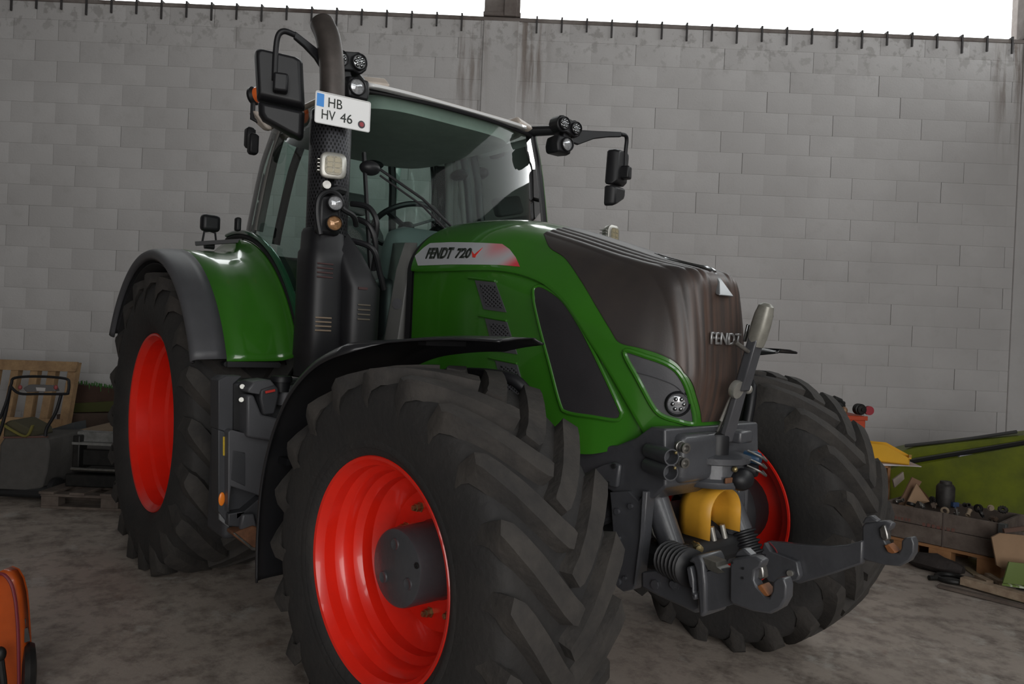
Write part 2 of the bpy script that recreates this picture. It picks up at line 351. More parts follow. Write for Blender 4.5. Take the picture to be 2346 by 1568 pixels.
# ================================================================ the tractor
TR = empty('tractor', (0, 0, 0))
tag(TR, 'large green farm tractor with red wheel rims and dark hood grille, filling the hall', 'tractor')
STEER = math.radians(5.05)
def wheel(c, s, st, piv, R, hw, prof, lugh, nl, delta, rimprof, hubs, front):
    """c = centre; s = -1 right wheel (outer side towards -y), +1 left; local axis h runs outwards"""
    c = V(c); rot = Matrix.Rotation(st, 3, 'Z'); piv = V(piv)
    def X(r, h, a): 
        q = c + V((r * math.cos(a), s * h, r * math.sin(a)))
        q = piv + rot @ (q - piv)
        if q.z < .004: q.z = .004
        return q
    nm = 'front_wheel' if front else 'rear_wheel'
    def lath(pr, n=72):
        g = G(); g.loft([[X(max(r, 1e-4), h, 2 * PI * k / n) for k in range(n)] for r, h in pr], True, False); return g
    root = lath(rimprof, 96).build(nm, RED, TR, sharp=28)
    # tyre carcass
    pp = [(a, b) for a, b in prof] + [(a, -b) for a, b in prof[::-1][1:]]
    sp = spline(pp, 4); g = lath([(q[0], q[1]) for q in sp], 96)
    half = spline(prof, 6); hy = [q[1] for q in half][::-1]; hr = [q[0] for q in half][::-1]   # from crown outwards
    iw = max(range(len(hy)), key=lambda i: hy[i]); ys = hy[:iw + 1]; rs = hr[:iw + 1]
    top = rs[0] + lugh
    path = [(0., 0.), (.06, .015), (.2, .1), (.4, .3), (.62, .56), (.82, .8), (.95, .93), (1., 1.), (1.03, 1.03)]
    LF = []; nc = len(g.f)
    for sd in (1, -1):
        for k in range(nl):
            p0 = 2 * PI * (k + (.5 if sd < 0 else 0)) / nl; rings = []; P = []
            yc = hw * .98
            for t, u in path: P.append((-.012 + t * (yc + .012), p0 + delta * (u * .55 + t * .45)))
            m = len(P)
            for i, (y, ph) in enumerate(P):
                j0, j1 = max(i - 1, 0), min(i + 1, m - 1)
                ty, tp = P[j1][0] - P[j0][0], (P[j1][1] - P[j0][1]) * R; l = math.hypot(ty, tp); ny, np_ = -tp / l, ty / l
                rb = interp(ys, rs, min(abs(y), ys[-1])) - .012
                if i == m - 1: rb = rs[-1] + .01
                rt = top - .018 * (y / hw) ** 2
                if i == m - 2: rt -= .012
                if i == m - 1: rt = lerp(rb, top, .38)
                wb_, wt_ = .052 * R / .73, .034 * R / .73
                if i == 0: wb_ *= .8; wt_ *= .8
                if i >= m - 2: wb_ *= 1.15; wt_ *= 1.1
                rg = []
                for wq, rq in ((-wb_, rb), (-wt_, rt), (wt_, rt), (wb_, rb)):
                    yy = min(max((y + ny * wq), -.05), hw * 1.0) if i < m - 2 else min(y + ny * wq * .3, hw * 1.01)
                    rg.append(X(rq, sd * yy, ph + np_ * wq / R))
                rings.append(rg)
            nf0 = len(g.f); g.loft(rings, True, True); LF += list(range(nf0, len(g.f)))
    ty = g.build('tyre', RUBBER, root, sharp=32, recalc=True); ty.data.materials.append(LUGR)
    for fi in range(nc, len(ty.data.polygons)): ty.data.polygons[fi].material_index = 1
    # beads of lettering-free ring on the side wall
    g = lath([(prof[1][0] + .02, prof[1][1] + .012), (prof[1][0] + .035, prof[1][1] + .017), (prof[1][0] + .05, prof[1][1] + .014), (prof[1][0] + .05, prof[1][1]), (prof[1][0] + .02, prof[1][1])]); g.build('bead_ring', RUBBER, ty)
    hub, nb, rbolt, hdisc = hubs
    g = lath(hub, 48); hb = g.build('hub', GREYC, root, sharp=35, label='anthracite round hub')
    if front:
        hf = hub[-1][1]
        for a in (95, 215, 335):
            g = lath([(0, 0), (0, 0)], 4); g = G(); cc = [(.02, .0015), (.016, -.004), (.001, -.006)]
            o3 = X(.085, hf + .001, math.radians(a)); ax = (X(.085, hf + 1, math.radians(a)) - X(.085, hf, math.radians(a)))
            G().lathe([(.022, -.001), (.020, .004), (.014, .001), (.001, .0)], o3, ax, 18).build('hub_dimple', GREYC, hb)
        o3 = X(.128, hf - .012, math.radians(18)); ax = X(.128, hf + 1, math.radians(18)) - X(.128, hf, math.radians(18))
        G().lathe([(.011, .012), (.011, .016), (.006, .017), (.006, .013), (.001, .013)], o3, ax, 16).build('oil_plug', BLACKM, hb)
    for k in range(nb):
        a = 2 * PI * (k + .35) / nb; o3 = X(rbolt, hdisc, a); ax = X(rbolt, hdisc + 1, a) - X(rbolt, hdisc, a)
        g = G().lathe([(.021, 0), (.021, .006), (.016, .007), (.016, .026), (.012, .028), (.011, .040), (.001, .041)], o3, ax, 6 if front else 8); g.build('wheel_nut', BRASS, root, sharp=30)
    return root
FPROF = [(.395, .222), (.418, .248), (.47, .264), (.545, .268), (.61, .260), (.648, .244), (.667, .216), (.679, .14), (.683, .0)]
FRIM = [(.404, .246), (.409, .250), (.405, .255), (.394, .252), (.383, .236), (.372, .224), (.369, .178), (.352, .160), (.346, .150), (.343, .108), (.328, .092), (.320, .080), (.316, .036), (.300, .018), (.284, .004), (.262, -.030), (.235, -.036), (.10, -.036), (.10, -.052), (.25, -.052), (.30, -.06), (.335, -.10), (.345, -.2), (.372, -.225), (.394, -.252), (.405, -.255), (.409, -.250), (.404, -.246)]
FHUB = [(.150, -.036), (.145, -.02), (.142, .135), (.138, .146), (.130, .150), (.0, .150)]
for s in (-1, 1):
    wheel((0, -1.005 if s < 0 else .985, .692), s, STEER, (0, -1.242 if s < 0 else .742, 0), .728, .263, FPROF, .046, 20, math.radians(25), [(a, b * .955) for a, b in FRIM], (FHUB, 10, .205, -.036), True)
RPROF = [(.552, .25), (.575, .285), (.64, .318), (.73, .328), (.81, .315), (.862, .292), (.886, .26), (.902, .17), (.908, .0)]
RRIM = [(.556, .264), (.562, .268), (.557, .274), (.545, .270), (.530, .252), (.518, .236), (.514, .16), (.498, .140), (.494, .06), (.478, .04), (.472, -.06), (.452, -.08), (.445, -.13), (.42, -.16), (.38, -.17), (.2, -.17), (.2, -.19), (.40, -.19), (.47, -.21), (.50, -.235), (.545, -.27), (.557, -.274), (.562, -.268), (.556, -.264)]
RHUB = [(.21, -.17), (.20, -.16), (.16, -.10), (.13, -.08), (.0, -.08)]
for s in (-1, 1):
    wheel((-2.783, s * 1.0, .905), s, 0, (0, 0, 0), .95, .325, RPROF, .045, 20, math.radians(24), RRIM, (RHUB, 10, .27, -.17), False)

# ---------------------------------------------------------------- hood
MIR = {}
def pair(g, name, m, parent, both=True, kind=None, **k):
    """a part on the right side and its twin on the left, each an object of its own"""
    a = g.build(name, m, parent, **k)
    if kind: a['kind'] = kind
    if both:
        b = g.mirror().build(name, m, MIR.get(parent, parent), **k); MIR[a] = b
        if kind: b['kind'] = kind
    return a
def rail(w, *k): return smoothx([a for a, b in k], [b for a, b in k])
# plan outline of the right half: u = 0 at the nose tip .. 1 at the rear edge
PLAN = spline([(.505, 0.), (.504, .07), (.499, .128), (.478, .172), (.44, .212), (.385, .25), (.30, .295), (.15, .345), (-.05, .385), (-.35, .412), (-.75, .425), (-1.12, .428)], 12)
_L = [0.]
for i in range(1, len(PLAN)): _L.append(_L[-1] + (PLAN[i] - PLAN[i - 1]).length)
UL = _L[-1]
def plan(u):
    d = u * UL; return interp(_L, [q[0] for q in PLAN], d), interp(_L, [q[1] for q in PLAN], d)
_zs = smoothx([-1.2, -.9, -.6, -.3, 0, .2, .33], [2.150, 2.145, 2.115, 2.045, 1.955, 1.885, 1.835])
_qx = smoothx([-1.12, -.3, 0, .2, .35, .45, .505], [-1.12, -.3, -.01, .14, .235, .285, .30])
_zb = smoothx([-1.15, -.6, -.2, .1, .25, .33, .38, .43, .51], [1.27, 1.15, 1.08, 1.065, 1.095, 1.125, 1.16, 1.185, 1.19])
_zbelt = smoothx([-1.15, -.4, .1, .4, .505], [1.86, 1.76, 1.60, 1.45, 1.42])
_nexp = smoothx([-1.15, -.6, -.1, .2, .4, .505], [1.9, 2.1, 2.7, 3.4, 4.0, 4.2])
def hoodS(u, v, off=0.):
    """right half of the hood skin; v 0 bottom .. .45 belt .. 1 spine"""
    x, y = plan(u); qx = _qx(x); zb, zm, zt = _zb(x), _zbelt(x), _zs(qx)
    if v < .45:
        t = v / .45; z = lerp(zb, zm, t); k = 1.
        tuck = .05 * max(0, (x - .1) / .4) * (1 - t) ** 1.6
        x -= tuck; y *= 1 - .10 * (1 - t) ** 1.5 * max(0, min(1, (x - .15) / .3))
        return V((x, -y, z))
    a = (v - .45) / .55 * PI / 2; NEXP = _nexp(x); o = max(math.cos(a), 0) ** (2 / NEXP); h = max(math.sin(a), 0) ** (2 / NEXP)
    # towards the nose: leaning flank, rounded shoulder, gently arched top
    k = min(max((x + .75) / .5, 0), 1); k = k * k * (3 - 2 * k)
    if k > 0:
        t = (v - .45) / .55; os_, hs = _osh(x), _hsh(x); r = .09
        def flank(q): return 1 - (1 - os_) * q ** 1.5, hs * q
        def crown(q): oo = os_ * (1 - q); return oo, hs + (1 - hs) * (1 - (1 - q) ** 1.7)
        if t < .5 - r: o2, h2 = flank(t / .5)
        elif t > .5 + r: o2, h2 = crown((t - .5) / .5)
        else:
            a0, b0 = flank((.5 - r) / .5), crown(r / .5); c0 = (os_ * 1.015, hs * 1.012); q = (t - .5 + r) / (2 * r)
            o2 = (1 - q) ** 2 * a0[0] + 2 * q * (1 - q) * c0[0] + q * q * b0[0]; h2 = (1 - q) ** 2 * a0[1] + 2 * q * (1 - q) * c0[1] + q * q * b0[1]
        o, h = lerp(o, o2, k), lerp(h, h2, k)
    return V((lerp(qx, x, o), -y * o, lerp(zm, zt, h)))
_osh = smoothx([-.8, -.4, -.2, .08, .2, .3, .385, .44, .505], [.55, .53, .54, .58, .63, .69, .76, .81, .84])
_hsh = smoothx([-.8, -.2, .08, .3, .42, .505], [.80, .81, .825, .86, .89, .90])
NU, NV = 260, 150
HG = [[hoodS(i / NU, j / NV) for j in range(NV + 1)] for i in range(NU + 1)]
_hv = [p for r in HG for p in r]; _hf = []
for i in range(NU):
    for j in range(NV):
        a = i * (NV + 1) + j; _hf.append((a, a + NV + 1, a + NV + 2, a + 1))
_hv2 = [V((p.x, -p.y, p.z)) for p in _hv]; n_ = len(_hv)
HB = BVHTree.FromPolygons(_hv + _hv2, _hf + [tuple(k + n_ for k in q[::-1]) for q in _hf])
def onhood(px, py):
    h, n, i, d = HB.ray_cast(CAM, ray(px, py))
    if h is None: h, n, i, d = HB.find_nearest(at(px, py, y=-.25))
    if n.dot(CAM - h) < 0: n = -n
    return h, n, i % len(_hf)
def uv(px, py):
    h, n, i = onhood(px, py); best = None; ci, cj = divmod(i, NV)
    for di in range(0, 5):
        for dj in range(0, 5):
            q = hoodS((ci + di / 4) / NU, (cj + dj / 4) / NV); e = (q - h).length
            if best is None or e < best[0]: best = (e, (ci + di / 4) / NU, (cj + dj / 4) / NV)
    return best[1], best[2]
def normalS(u, v):
    e = 2e-3; u0, u1 = max(u - e, 0), min(u + e, 1); v0, v1 = max(v - e, 0), min(v + e, 1)
    a = hoodS(u1, v) - hoodS(u0, v); b = hoodS(u, v1) - hoodS(u, v0); n = a.cross(b)
    if n.length < 1e-9: return V((0, 0, 1))
    n.normalize(); c = hoodS(u, v) - V((-.2, 0, 1.5))
    return n if n.dot(c) > 0 else -n
def skin(vlo, vhi, off, u0, u1, nu, nv, fn=None, lip=.02, join=True):
    rows = []
    for i in range(nu + 1):
        u = lerp(u0, u1, i / nu); a, b = vlo(u), vhi(u); row = []
        for j in range(nv + 1):
            v = lerp(a, b, j / nv); n = normalS(u, v)
            if u < 1e-6 or v > 1 - 1e-6: n = V((n.x, 0, n.z)).normalized()
            q = hoodS(u, v); d = off + (fn(q) if fn else 0.)
            if j == 0 and lip: row += [q + n * (d - lip), q + n * (d - lip * .35)]
            row.append(q + n * (d if j or not lip else d - lip * .08))
        rows.append(row)
    g = G(); g.grid(rows)
    if join: g.merge(g.mirror())
    return g
CREASE = [(962, 624), (1040, 623), (1100, 622), (1150, 625), (1200, 636), (1250, 658), (1303, 705), (1353, 781), (1390, 840), (1425, 900), (1455, 955), (1482, 1008)]
GRILLE = [(1247, 548), (1262, 575), (1300, 603), (1338, 655), (1372, 710), (1402, 757), (1424, 786), (1470, 800), (1518, 815), (1556, 842), (1578, 872), (1590, 915), (1597, 962)]
def vfun(pxs):
    L = sorted(uv(*p) for p in pxs); return L
cu = vfun(CREASE); gu = vfun(GRILLE)
def tab(L):
    q = spline(L, 6); q.sort(key=lambda t: t[0]); X = [t[0] for t in q]; Y = [t[1] for t in q]; return lambda u: interp(X, Y, u)
vc = tab(cu); vg = tab(gu)
UC0 = min(t[0] for t in cu); UG0, UG1 = min(t[0] for t in gu), max(t[0] for t in gu)
lowg = skin(lambda u: 0., lambda u: vc(u) if u > UC0 else 0.02, 0., UC0, 1., 150, 24, lip=0, join=False)
pair(lowg, 'hood_side_panel', GREEN, TR, sharp=60)
def vcc(u): return vc(u) if u > UC0 else max(0., vc(UC0) * (u / UC0))
upg = skin(lambda u: vcc(u) if u > UC0 else 0., lambda u: 1., .022, 0., 1., 200, 60, lip=.04)
hood = upg.build('hood', GREEN, TR, sharp=50)
# under-edge rail following the hood's lower edge
def rib(q):
    y = abs(q.y)
    if y > .205 or y < .065: return 0.
    ph = ((y - .065) % .035) / .035; return .0042 * (.5 - .5 * math.cos(2 * PI * ph)) ** .5 * min(1, max(0, (q.z - 1.25) / .2))
def grille_mat():
    m = DARKG.copy(); m.name = 'dusty_hood_grille'; nt = m.node_tree; N = nt.nodes; L = nt.links; b = N['Principled BSDF']; old = b.inputs['Base Color'].links[0].from_socket
    tc = N.new('ShaderNodeTexCoord'); mp = N.new('ShaderNodeMapping'); mp.inputs['Scale'].default_value = (1, 45, 2.5); L.new(tc.outputs['Object'], mp.inputs[0])
    n = N.new('ShaderNodeTexNoise'); n.inputs['Scale'].default_value = 1; n.inputs['Detail'].default_value = 4; L.new(mp.outputs[0], n.inputs['Vector'])
    sp = N.new('ShaderNodeSeparateXYZ'); L.new(tc.outputs['Object'], sp.inputs[0]); r = N.new('ShaderNodeMapRange'); L.new(sp.outputs['X'], r.inputs[0]); r.inputs[1].default_value = .42; r.inputs[2].default_value = .49
    r2 = N.new('ShaderNodeMapRange'); L.new(n.outputs['Fac'], r2.inputs[0]); r2.inputs[1].default_value = .35; r2.inputs[2].default_value = .75
    k = N.new('ShaderNodeMath'); k.operation = 'MULTIPLY'; L.new(r.outputs[0], k.inputs[0]); L.new(r2.outputs[0], k.inputs[1])
    q = N.new('ShaderNodeMix'); q.data_type = 'RGBA'; L.new(k.outputs[0], q.inputs[0]); L.new(old, q.inputs[6]); q.inputs[7].default_value = (.105, .062, .046, 1); L.new(q.outputs[2], b.inputs['Base Color'])
    return m
gg = skin(lambda u: vg(u), lambda u: 1., .0265, 0., UG1, 170, 170, fn=rib, lip=.012)
grille = gg.build('hood_grille', grille_mat(), TR, sharp=50, label='dark ribbed mesh grille over the nose')
# patches laid on the hood skin
def patch(outline, m, name, parent, off=.014, thick=.01, step=9, both=True, sm=None, label=None, surf=None):
    pl = [V(q) for q in (spline(outline, sm, True) if sm else outline)]; n = len(pl)
    ptsx = [q.x for q in pl]; ptsy = [q.y for q in pl]; pts = list(pl)
    def inside(x, y, mrg=0):
        c = False; j = n - 1; dmin = 1e9
        for i in range(n):
            a, b = pl[i], pl[j]
            if (a.y > y) != (b.y > y) and x < (b.x - a.x) * (y - a.y) / (b.y - a.y) + a.x: c = not c
            e = b - a; t = max(0, min(1, ((x - a.x) * e.x + (y - a.y) * e.y) / max(e.length_squared, 1e-9))); dmin = min(dmin, math.hypot(a.x + e.x * t - x, a.y + e.y * t - y)); j = i
        return c and dmin > mrg
    x = min(ptsx) + step / 2
    while x < max(ptsx):
        y = min(ptsy) + step / 2
        while y < max(ptsy):
            if inside(x, y, step * .45): pts.append(V((x, y)))
            y += step
        x += step
    vs, es, fs, *_ = delaunay_2d_cdt([V((q.x, q.y)) for q in pts], [(i, (i + 1) % n) for i in range(n)], [], 1, 1e-4)
    fs = [q for q in fs if inside(sum(vs[k].x for k in q) / len(q), sum(vs[k].y for k in q) / len(q))]
    hit = [(surf or onhood)(q.x, q.y)[:2] for q in vs]; P = [h + nn * off for h, nn in hit]; Q = [h + nn * (off - thick) for h, nn in hit]
    k = len(P); cnt = {}
    for q in fs:
        for a, b in zip(q, q[1:] + q[:1]): cnt[(a, b)] = 1
    walls = [(a, b, b + k, a + k) for a, b in cnt if (b, a) not in cnt]
    g = G(); g.add(P + Q, [tuple(q) for q in fs] + walls)
    return pair(g, name, m, parent, both, sharp=50, label=label)
def bead(outline, m, name, parent, off=.014, r=.008, sm=5, both=True, closed=True, n=8):
    pl = spline(outline, sm, closed)
    if closed: pl.append(pl[0]); 
    P = [(lambda t: t[0] + t[1] * off)(onhood(q.x, q.y)) for q in pl]; g = G(); g.tube(P, r, n)
    return pair(g, name, m, parent, both)
WIN = [(1224, 676), (1232, 659), (1252, 663), (1290, 690), (1325, 738), (1358, 800), (1392, 872), (1420, 935), (1424, 950), (1412, 962), (1360, 955), (1302, 945), (1286, 925), (1262, 835), (1238, 745)]
sw = patch(WIN, DARKW, 'side_screen', TR, off=.010, thick=.012, sm=4, label='black teardrop side screen')
bead(WIN, GREEN, 'screen_bead', sw, off=.006, r=.009)
LAMP = [(1436, 806), (1480, 817), (1530, 836), (1558, 862), (1574, 905), (1581, 962), (1545, 958), (1512, 946), (1492, 921), (1464, 866)]
lb = patch(LAMP, GREYP, 'headlight_panel', TR, off=.025, thick=.012, sm=4)
bead(LAMP, GREEN, 'headlight_bead', lb, off=.025, r=.011)
dv = spline([(1462, 852), (1500, 862), (1545, 880), (1568, 905)], 5)
P = [(lambda t: t[0] + t[1] * .0265)(onhood(q.x, q.y)) for q in dv]; g = G(); g.tube(P, .004, 6); pair(g, 'panel_ridge', GREYP, lb)
h, n, _ = onhood(1550, 922)
for s in (1, -1):
    lbs = lb if s > 0 else MIR[lb]
    hh, nn = V((h.x, h.y * s, h.z)), V((n.x + .12, n.y * s, n.z)).normalized()
    o = hh + nn * .010
    ring = G().lathe([(.052, -.02), (.052, .016), (.047, .022), (.042, .016), (.042, -.01)], o, nn, 28).build('headlight_ring', BLACKP, lbs)
    lamp = G().lathe([(.042, .006), (.036, .013), (.022, .018), (.001, .020)], o, nn, 28).build('headlight_lens', LENS, lbs, label='round clear headlight')
    x, y, z = frame(nn); q = G()
    for k in range(6): a = k * PI / 3; q.ell(o + nn * .018 + (x * math.cos(a) + y * math.sin(a)) * .022, .009, 8, 5)
    tag(q.build('led_reflector', CHROME, lbs), None, kind='stuff')
# vents
def poly_clip(poly, p, d):
    ts = []
    for i in range(len(poly)):
        a, b = poly[i], poly[(i + 1) % len(poly)]; e = b - a; den = d.x * e.y - d.y * e.x
        if abs(den) < 1e-9: continue
        t = ((a.x - p.x) * e.y - (a.y - p.y) * e.x) / den; s_ = ((a.x - p.x) * d.y - (a.y - p.y) * d.x) / den
        if -1e-6 <= s_ <= 1 + 1e-6: ts.append(t)
    return (min(ts), max(ts)) if len(ts) >= 2 else None
VENTS = [[(1090, 643), (1136, 648), (1161, 716), (1110, 709)], [(1113, 730), (1162, 738), (1186, 812), (1132, 804)], [(1136, 826), (1186, 836), (1210, 926), (1160, 905)]]
for vp in VENTS:
    vv = [V(q) for q in vp]; c = sum(vv, V((0, 0))) / 4
    inn = [c + (q - c) * .74 + V((3, 0)) for q in vv]
    fr = patch([tuple(q) for q in vv], GREYP, 'side_vent', TR, off=.006, thick=.008, step=8)
    patch([tuple(q) for q in inn], BLACKM, 'vent_opening', fr, off=.0075, thick=.004, step=8)
    g = G()
    for d in (V((1, .9)), V((1, -1.25))):
        d.normalize(); nrm = V((-d.y, d.x))
        for k in range(-9, 10):
            t = poly_clip(inn, c + nrm * (k * 6.4), d)
            if not t or t[1] - t[0] < 3: continue
            pts = [c + nrm * (k * 6.4) + d * lerp(t[0], t[1], i / 3) for i in range(4)]
            g.tube([(lambda z: z[0] + z[1] * .0085)(onhood(q.x, q.y)) for q in pts], .0032, 5)
    pair(g, 'vent_mesh', GREYP, fr, kind='stuff')
    lip = [vv[0] + V((-14, -6)), vv[1] + V((0, -3))]
    pts = [lerp(lip[0], lip[1], i / 4) for i in range(5)]
    g = G(); g.tube([(lambda z: z[0] + z[1] * .006)(onhood(q.x, q.y)) for q in pts], .006, 6); pair(g, 'vent_lip', GREEN, fr)
# name strip
def strip_mat():
    m = bpy.data.materials.new('silver_to_red_strip'); m.use_nodes = True; nt = m.node_tree; N = nt.nodes; L = nt.links; b = N['Principled BSDF']; b.inputs['Roughness'].default_value = .4
    g = N.new('ShaderNodeTexCoord'); sp = N.new('ShaderNodeSeparateXYZ'); L.new(g.outputs['Object'], sp.inputs[0])
    def mx(op, a, c):
        q = N.new('ShaderNodeMath'); q.operation = op
        for i, v in enumerate((a, c)):
            if isinstance(v, (int, float)): q.inputs[i].default_value = v
            else: L.new(v, q.inputs[i])
        return q.outputs[0]
    def rg(f, a, c):
        r = N.new('ShaderNodeMapRange'); r.interpolation_type = 'SMOOTHSTEP'; L.new(f, r.inputs[0]); r.inputs[1].default_value = a; r.inputs[2].default_value = c; return r.outputs[0]
    X, Z = sp.outputs['X'], sp.outputs['Z']
    dd = mx('SQRT', mx('ADD', mx('POWER', mx('SUBTRACT', X, -.50), 2), mx('POWER', mx('MULTIPLY', mx('SUBTRACT', Z, 1.99), 1.4), 2)), 0)
    red = mx('MULTIPLY', rg(dd, .16, .03), rg(X, -.62, -.5)); lowr = mx('MULTIPLY', rg(mx('SUBTRACT', X, mx('MULTIPLY', mx('SUBTRACT', Z, 1.86), .9)), -.47, -.34), 1.)
    q = N.new('ShaderNodeMix'); q.data_type = 'RGBA'; L.new(mx('MAXIMUM', mx('MULTIPLY', red, .6), lowr), q.inputs[0]); q.inputs[6].default_value = (.42, .43, .45, 1); q.inputs[7].default_value = (.62, .05, .07, 1)
    L.new(q.outputs[2], b.inputs['Base Color']); return m
NAME = [(958, 592), (978, 574), (992, 565), (1040, 563), (1090, 564), (1130, 566), (1155, 568), (1172, 580), (1186, 598), (1196, 619), (1150, 614), (1090, 611), (1040, 610), (966, 612)]
ns = patch(NAME, strip_mat(), 'name_strip', TR, off=.0245, thick=.004, step=8, label='silver and red name strip')
def wrap_text(body, px0, py0, px1, py1, hpx, m, name, parent, lift=.0255, shear=0., bold=.035):
    a, na = onhood(px0, py0)[:2]; b, nb = onhood(px1, py1)[:2]; t, _ = onhood((px0 + px1) / 2, (py0 + py1) / 2 - hpx)[:2]; mid = onhood((px0 + px1) / 2, (py0 + py1) / 2)[0]
    nn = (na + nb).normalized(); ex = (b - a).normalized(); ey = nn.cross(ex).normalized()
    return text(name, body, m, parent, a + nn * lift, ex, ey, (t - mid).length, .002, (b - a).length, shear, bold=bold)
wrap_text('FENDT', 983, 598, 1041, 598, 19, INK, 'lettering', ns)
wrap_text('720', 1049, 598, 1083, 598, 19, INK, 'lettering', ns)
ck = [(1088, 582), (1094, 590), (1112, 576), (1098, 592), (1096, 597), (1090, 596)]
patch(ck, REDINK, 'tick_mark', ns, off=.027, thick=.002, step=6, both=False)
# emblem and lettering on the nose
def nose(y, z):
    h, n, i, d = HB.ray_cast(V((2, y, z)), V((-1, 0, 0))); return h
gA = G()
zt, zl = nose(0, 1.80), nose(0, 1.745)
x0 = nose(0, 1.75).x + .030
gA.prism([V((x0, -.05, 1.742)), V((x0, .05, 1.742)), V((x0 - .03, .016, 1.80)), V((x0 - .06, .01, 1.838)), V((x0 - .06, -.01, 1.838)), V((x0 - .03, -.016, 1.80))], (.022, 0, -.006))
em = gA.build('emblem', mat('satin_chrome_emblem', (.30, .31, .32), .38, metal=.7), grille, bevel=.004, label='chrome arrow emblem')
# the two swept chrome edges running back from the emblem
for s in (-1, 1):
    pts = []; gA = G()
    for i in range(12):
        t = i / 11; x = lerp(x0 - .05, .16, t); h, n, _, _ = HB.ray_cast(V((x, s * (.012 + .05 * math.sin(PI * min(t * 1.15, 1)) ** 1.2), 3)), V((0, 0, -1))); pts.append(h + V((0, 0, .033 - .006 * t)))
    gA.tube(pts, [lerp(.007, .003, i / 11) for i in range(12)], 6)
    gA.build('emblem_wing', CHROME, grille)
xl = nose(0, 1.565).x + .034
lt = text('lettering', 'FENDT', mat('satin_silver_letter', (.42, .42, .42), .3, metal=.6), grille, V((xl, -.102, 1.542)), V((0, 1, 0)), V((0, 0, 1)), .048, .006, .205, bold=.02)
# inner trim: black seal behind the hood's rear edge, and firewall
g = G(); rows = []
for k, (dx, dn) in enumerate(((.0, .012), (-.05, .012), (-.05, -.03))):
    rows.append([hoodS(1, v / 40) + normalS(1, v / 40) * dn + V((dx, 0, 0)) for v in range(41)])
g.grid(rows); g.merge(g.mirror()); g.build('hood_seal', BLACKM, TR)
g = G(); ring = [hoodS(1, v / 40) + V((-.02, 0, 0)) for v in range(41)]; ring += [V((p.x, -p.y, p.z)) for p in ring[::-1][1:]]
g.prism([V((p.x, p.y * .98, p.z - .01)) for p in ring], (-.04, 0, 0)); g.build('firewall', BLACKM, TR)

# ---------------------------------------------------------------- rear fenders
AX, AZ = -2.783, .905
def arc(y, r, t, s): return V((AX + r * math.cos(t), s * y, AZ + r * math.sin(t)))
FGREY = [(1.318, 1.015), (1.335, 1.030), (1.342, 1.050), (1.335, 1.070), (1.315, 1.083), (1.27, 1.090), (1.22, 1.096), (1.165, 1.099)]
FGREEN = [(1.165, 1.099), (1.05, 1.104), (.96, 1.108), (.90, 1.112), (.865, 1.122), (.84, 1.145), (.822, 1.175), (.815, 1.20), (.80, 1.205)]
def fend(section, s, t0, t1, n=48):
    g = G(); rows = []
    for i in range(n + 1):
        t = lerp(t0, t1, i / n); rows.append([arc(y, r + .03 * max(0, math.sin(t) - .9) * 0, t, s) for y, r in section])
    g.grid(rows); return g
for s in (-1, 1):
    fe = fend(FGREEN, s, math.radians(23.5), math.radians(128)).build('rear_fender', GREEN, TR, solid=.012, sharp=60)
    fend(FGREY, s, math.radians(24.2), math.radians(150)).build('fender_flare', GREYP, fe, solid=.014, sharp=60, label='anthracite plastic fender flare')
    g = G(); g.tube([arc(.795, 1.222, math.radians(a), s) for a in range(22, 100, 3)], .016, 8); g.build('fender_seal', BLACKM, fe)
    g = G(); g.tube([arc(.79, 1.252, math.radians(a), s) for a in range(22, 100, 3)], .022, 8, flat=.7); g.build('door_sill_frame', mat('deep_green_frame', (.012, .07, .03), .25, coat=.8), fe)
    # rear inner wheel-arch liner
    fend([(1.30, 1.0), (.80, 1.02), (.74, .9)], s, math.radians(26), math.radians(150)).build('arch_liner', BLACKM, fe, solid=.006)
    g = G()
    for a, y in ((-1.83, 1.16), (-1.80, .88)): g.cyl((a - .02, s * y, 1.325), (a + .03, s * y, 1.325), .014, 10)
    g.bar((-1.79, s * 1.16, 1.325), (-1.77, s * .88, 1.325), .02, .03); g.build('fender_bracket', BLACKP, fe)
# ---------------------------------------------------------------- cab
def cy(z): return interp([1.3, 2.1, 2.22, 2.66, 2.86], [.775, .772, .762, .705, .655], z)
def ax_(z): return interp([1.3, 2.1, 2.5, 2.88], [-1.42, -1.415, -1.44, -1.47], z)      # A pillar
def cx_(z): return interp([2.1, 2.5, 2.86], [-2.50, -2.46, -2.40], z)                  # C pillar
CAB = empty('cab_tmp'); bpy.data.objects.remove(CAB)
DGREEN = MATS['deep_green_frame']
zz = [1.38, 1.7, 2.0, 2.15, 2.3, 2.45, 2.6, 2.72, 2.82, 2.87]
roof_plan = lambda hx, hy, z, cx=-2.115, n=5.: [V((cx + hx * math.copysign(abs(math.cos(a)) ** (2 / n), math.cos(a)), hy * math.copysign(abs(math.sin(a)) ** (2 / n), math.sin(a)), z)) for a in [2 * PI * k / 72 for k in range(72)]]
g = G(); g.loft([roof_plan(.70, .62, 2.868), roof_plan(.742, .665, 2.872), roof_plan(.752, .675, 2.885), roof_plan(.745, .668, 2.895), roof_plan(.66, .59, 2.915), roof_plan(.5, .43, 2.945), roof_plan(.3, .25, 2.965)])
roof = g.build('cab_roof', CREAM, TR, sharp=50, label='cream cab roof')
g = G(); rows = []
for y in [lerp(-.60, .52, k / 20) for k in range(21)]:
    xf = -1.355 - .05 * (y / .65) ** 4; rows.append([V((xf - .012, y, 2.858)), V((xf + .012, y, 2.868)), V((xf + .004, y, 2.886)), V((xf - .05, y, 2.902)), V((xf - .1, y, 2.905))])
g.grid(rows); g.build('roof_front_trim', mat('gloss_white_trim', (.8, .8, .8), .12, coat=1.), roof, solid=.006)
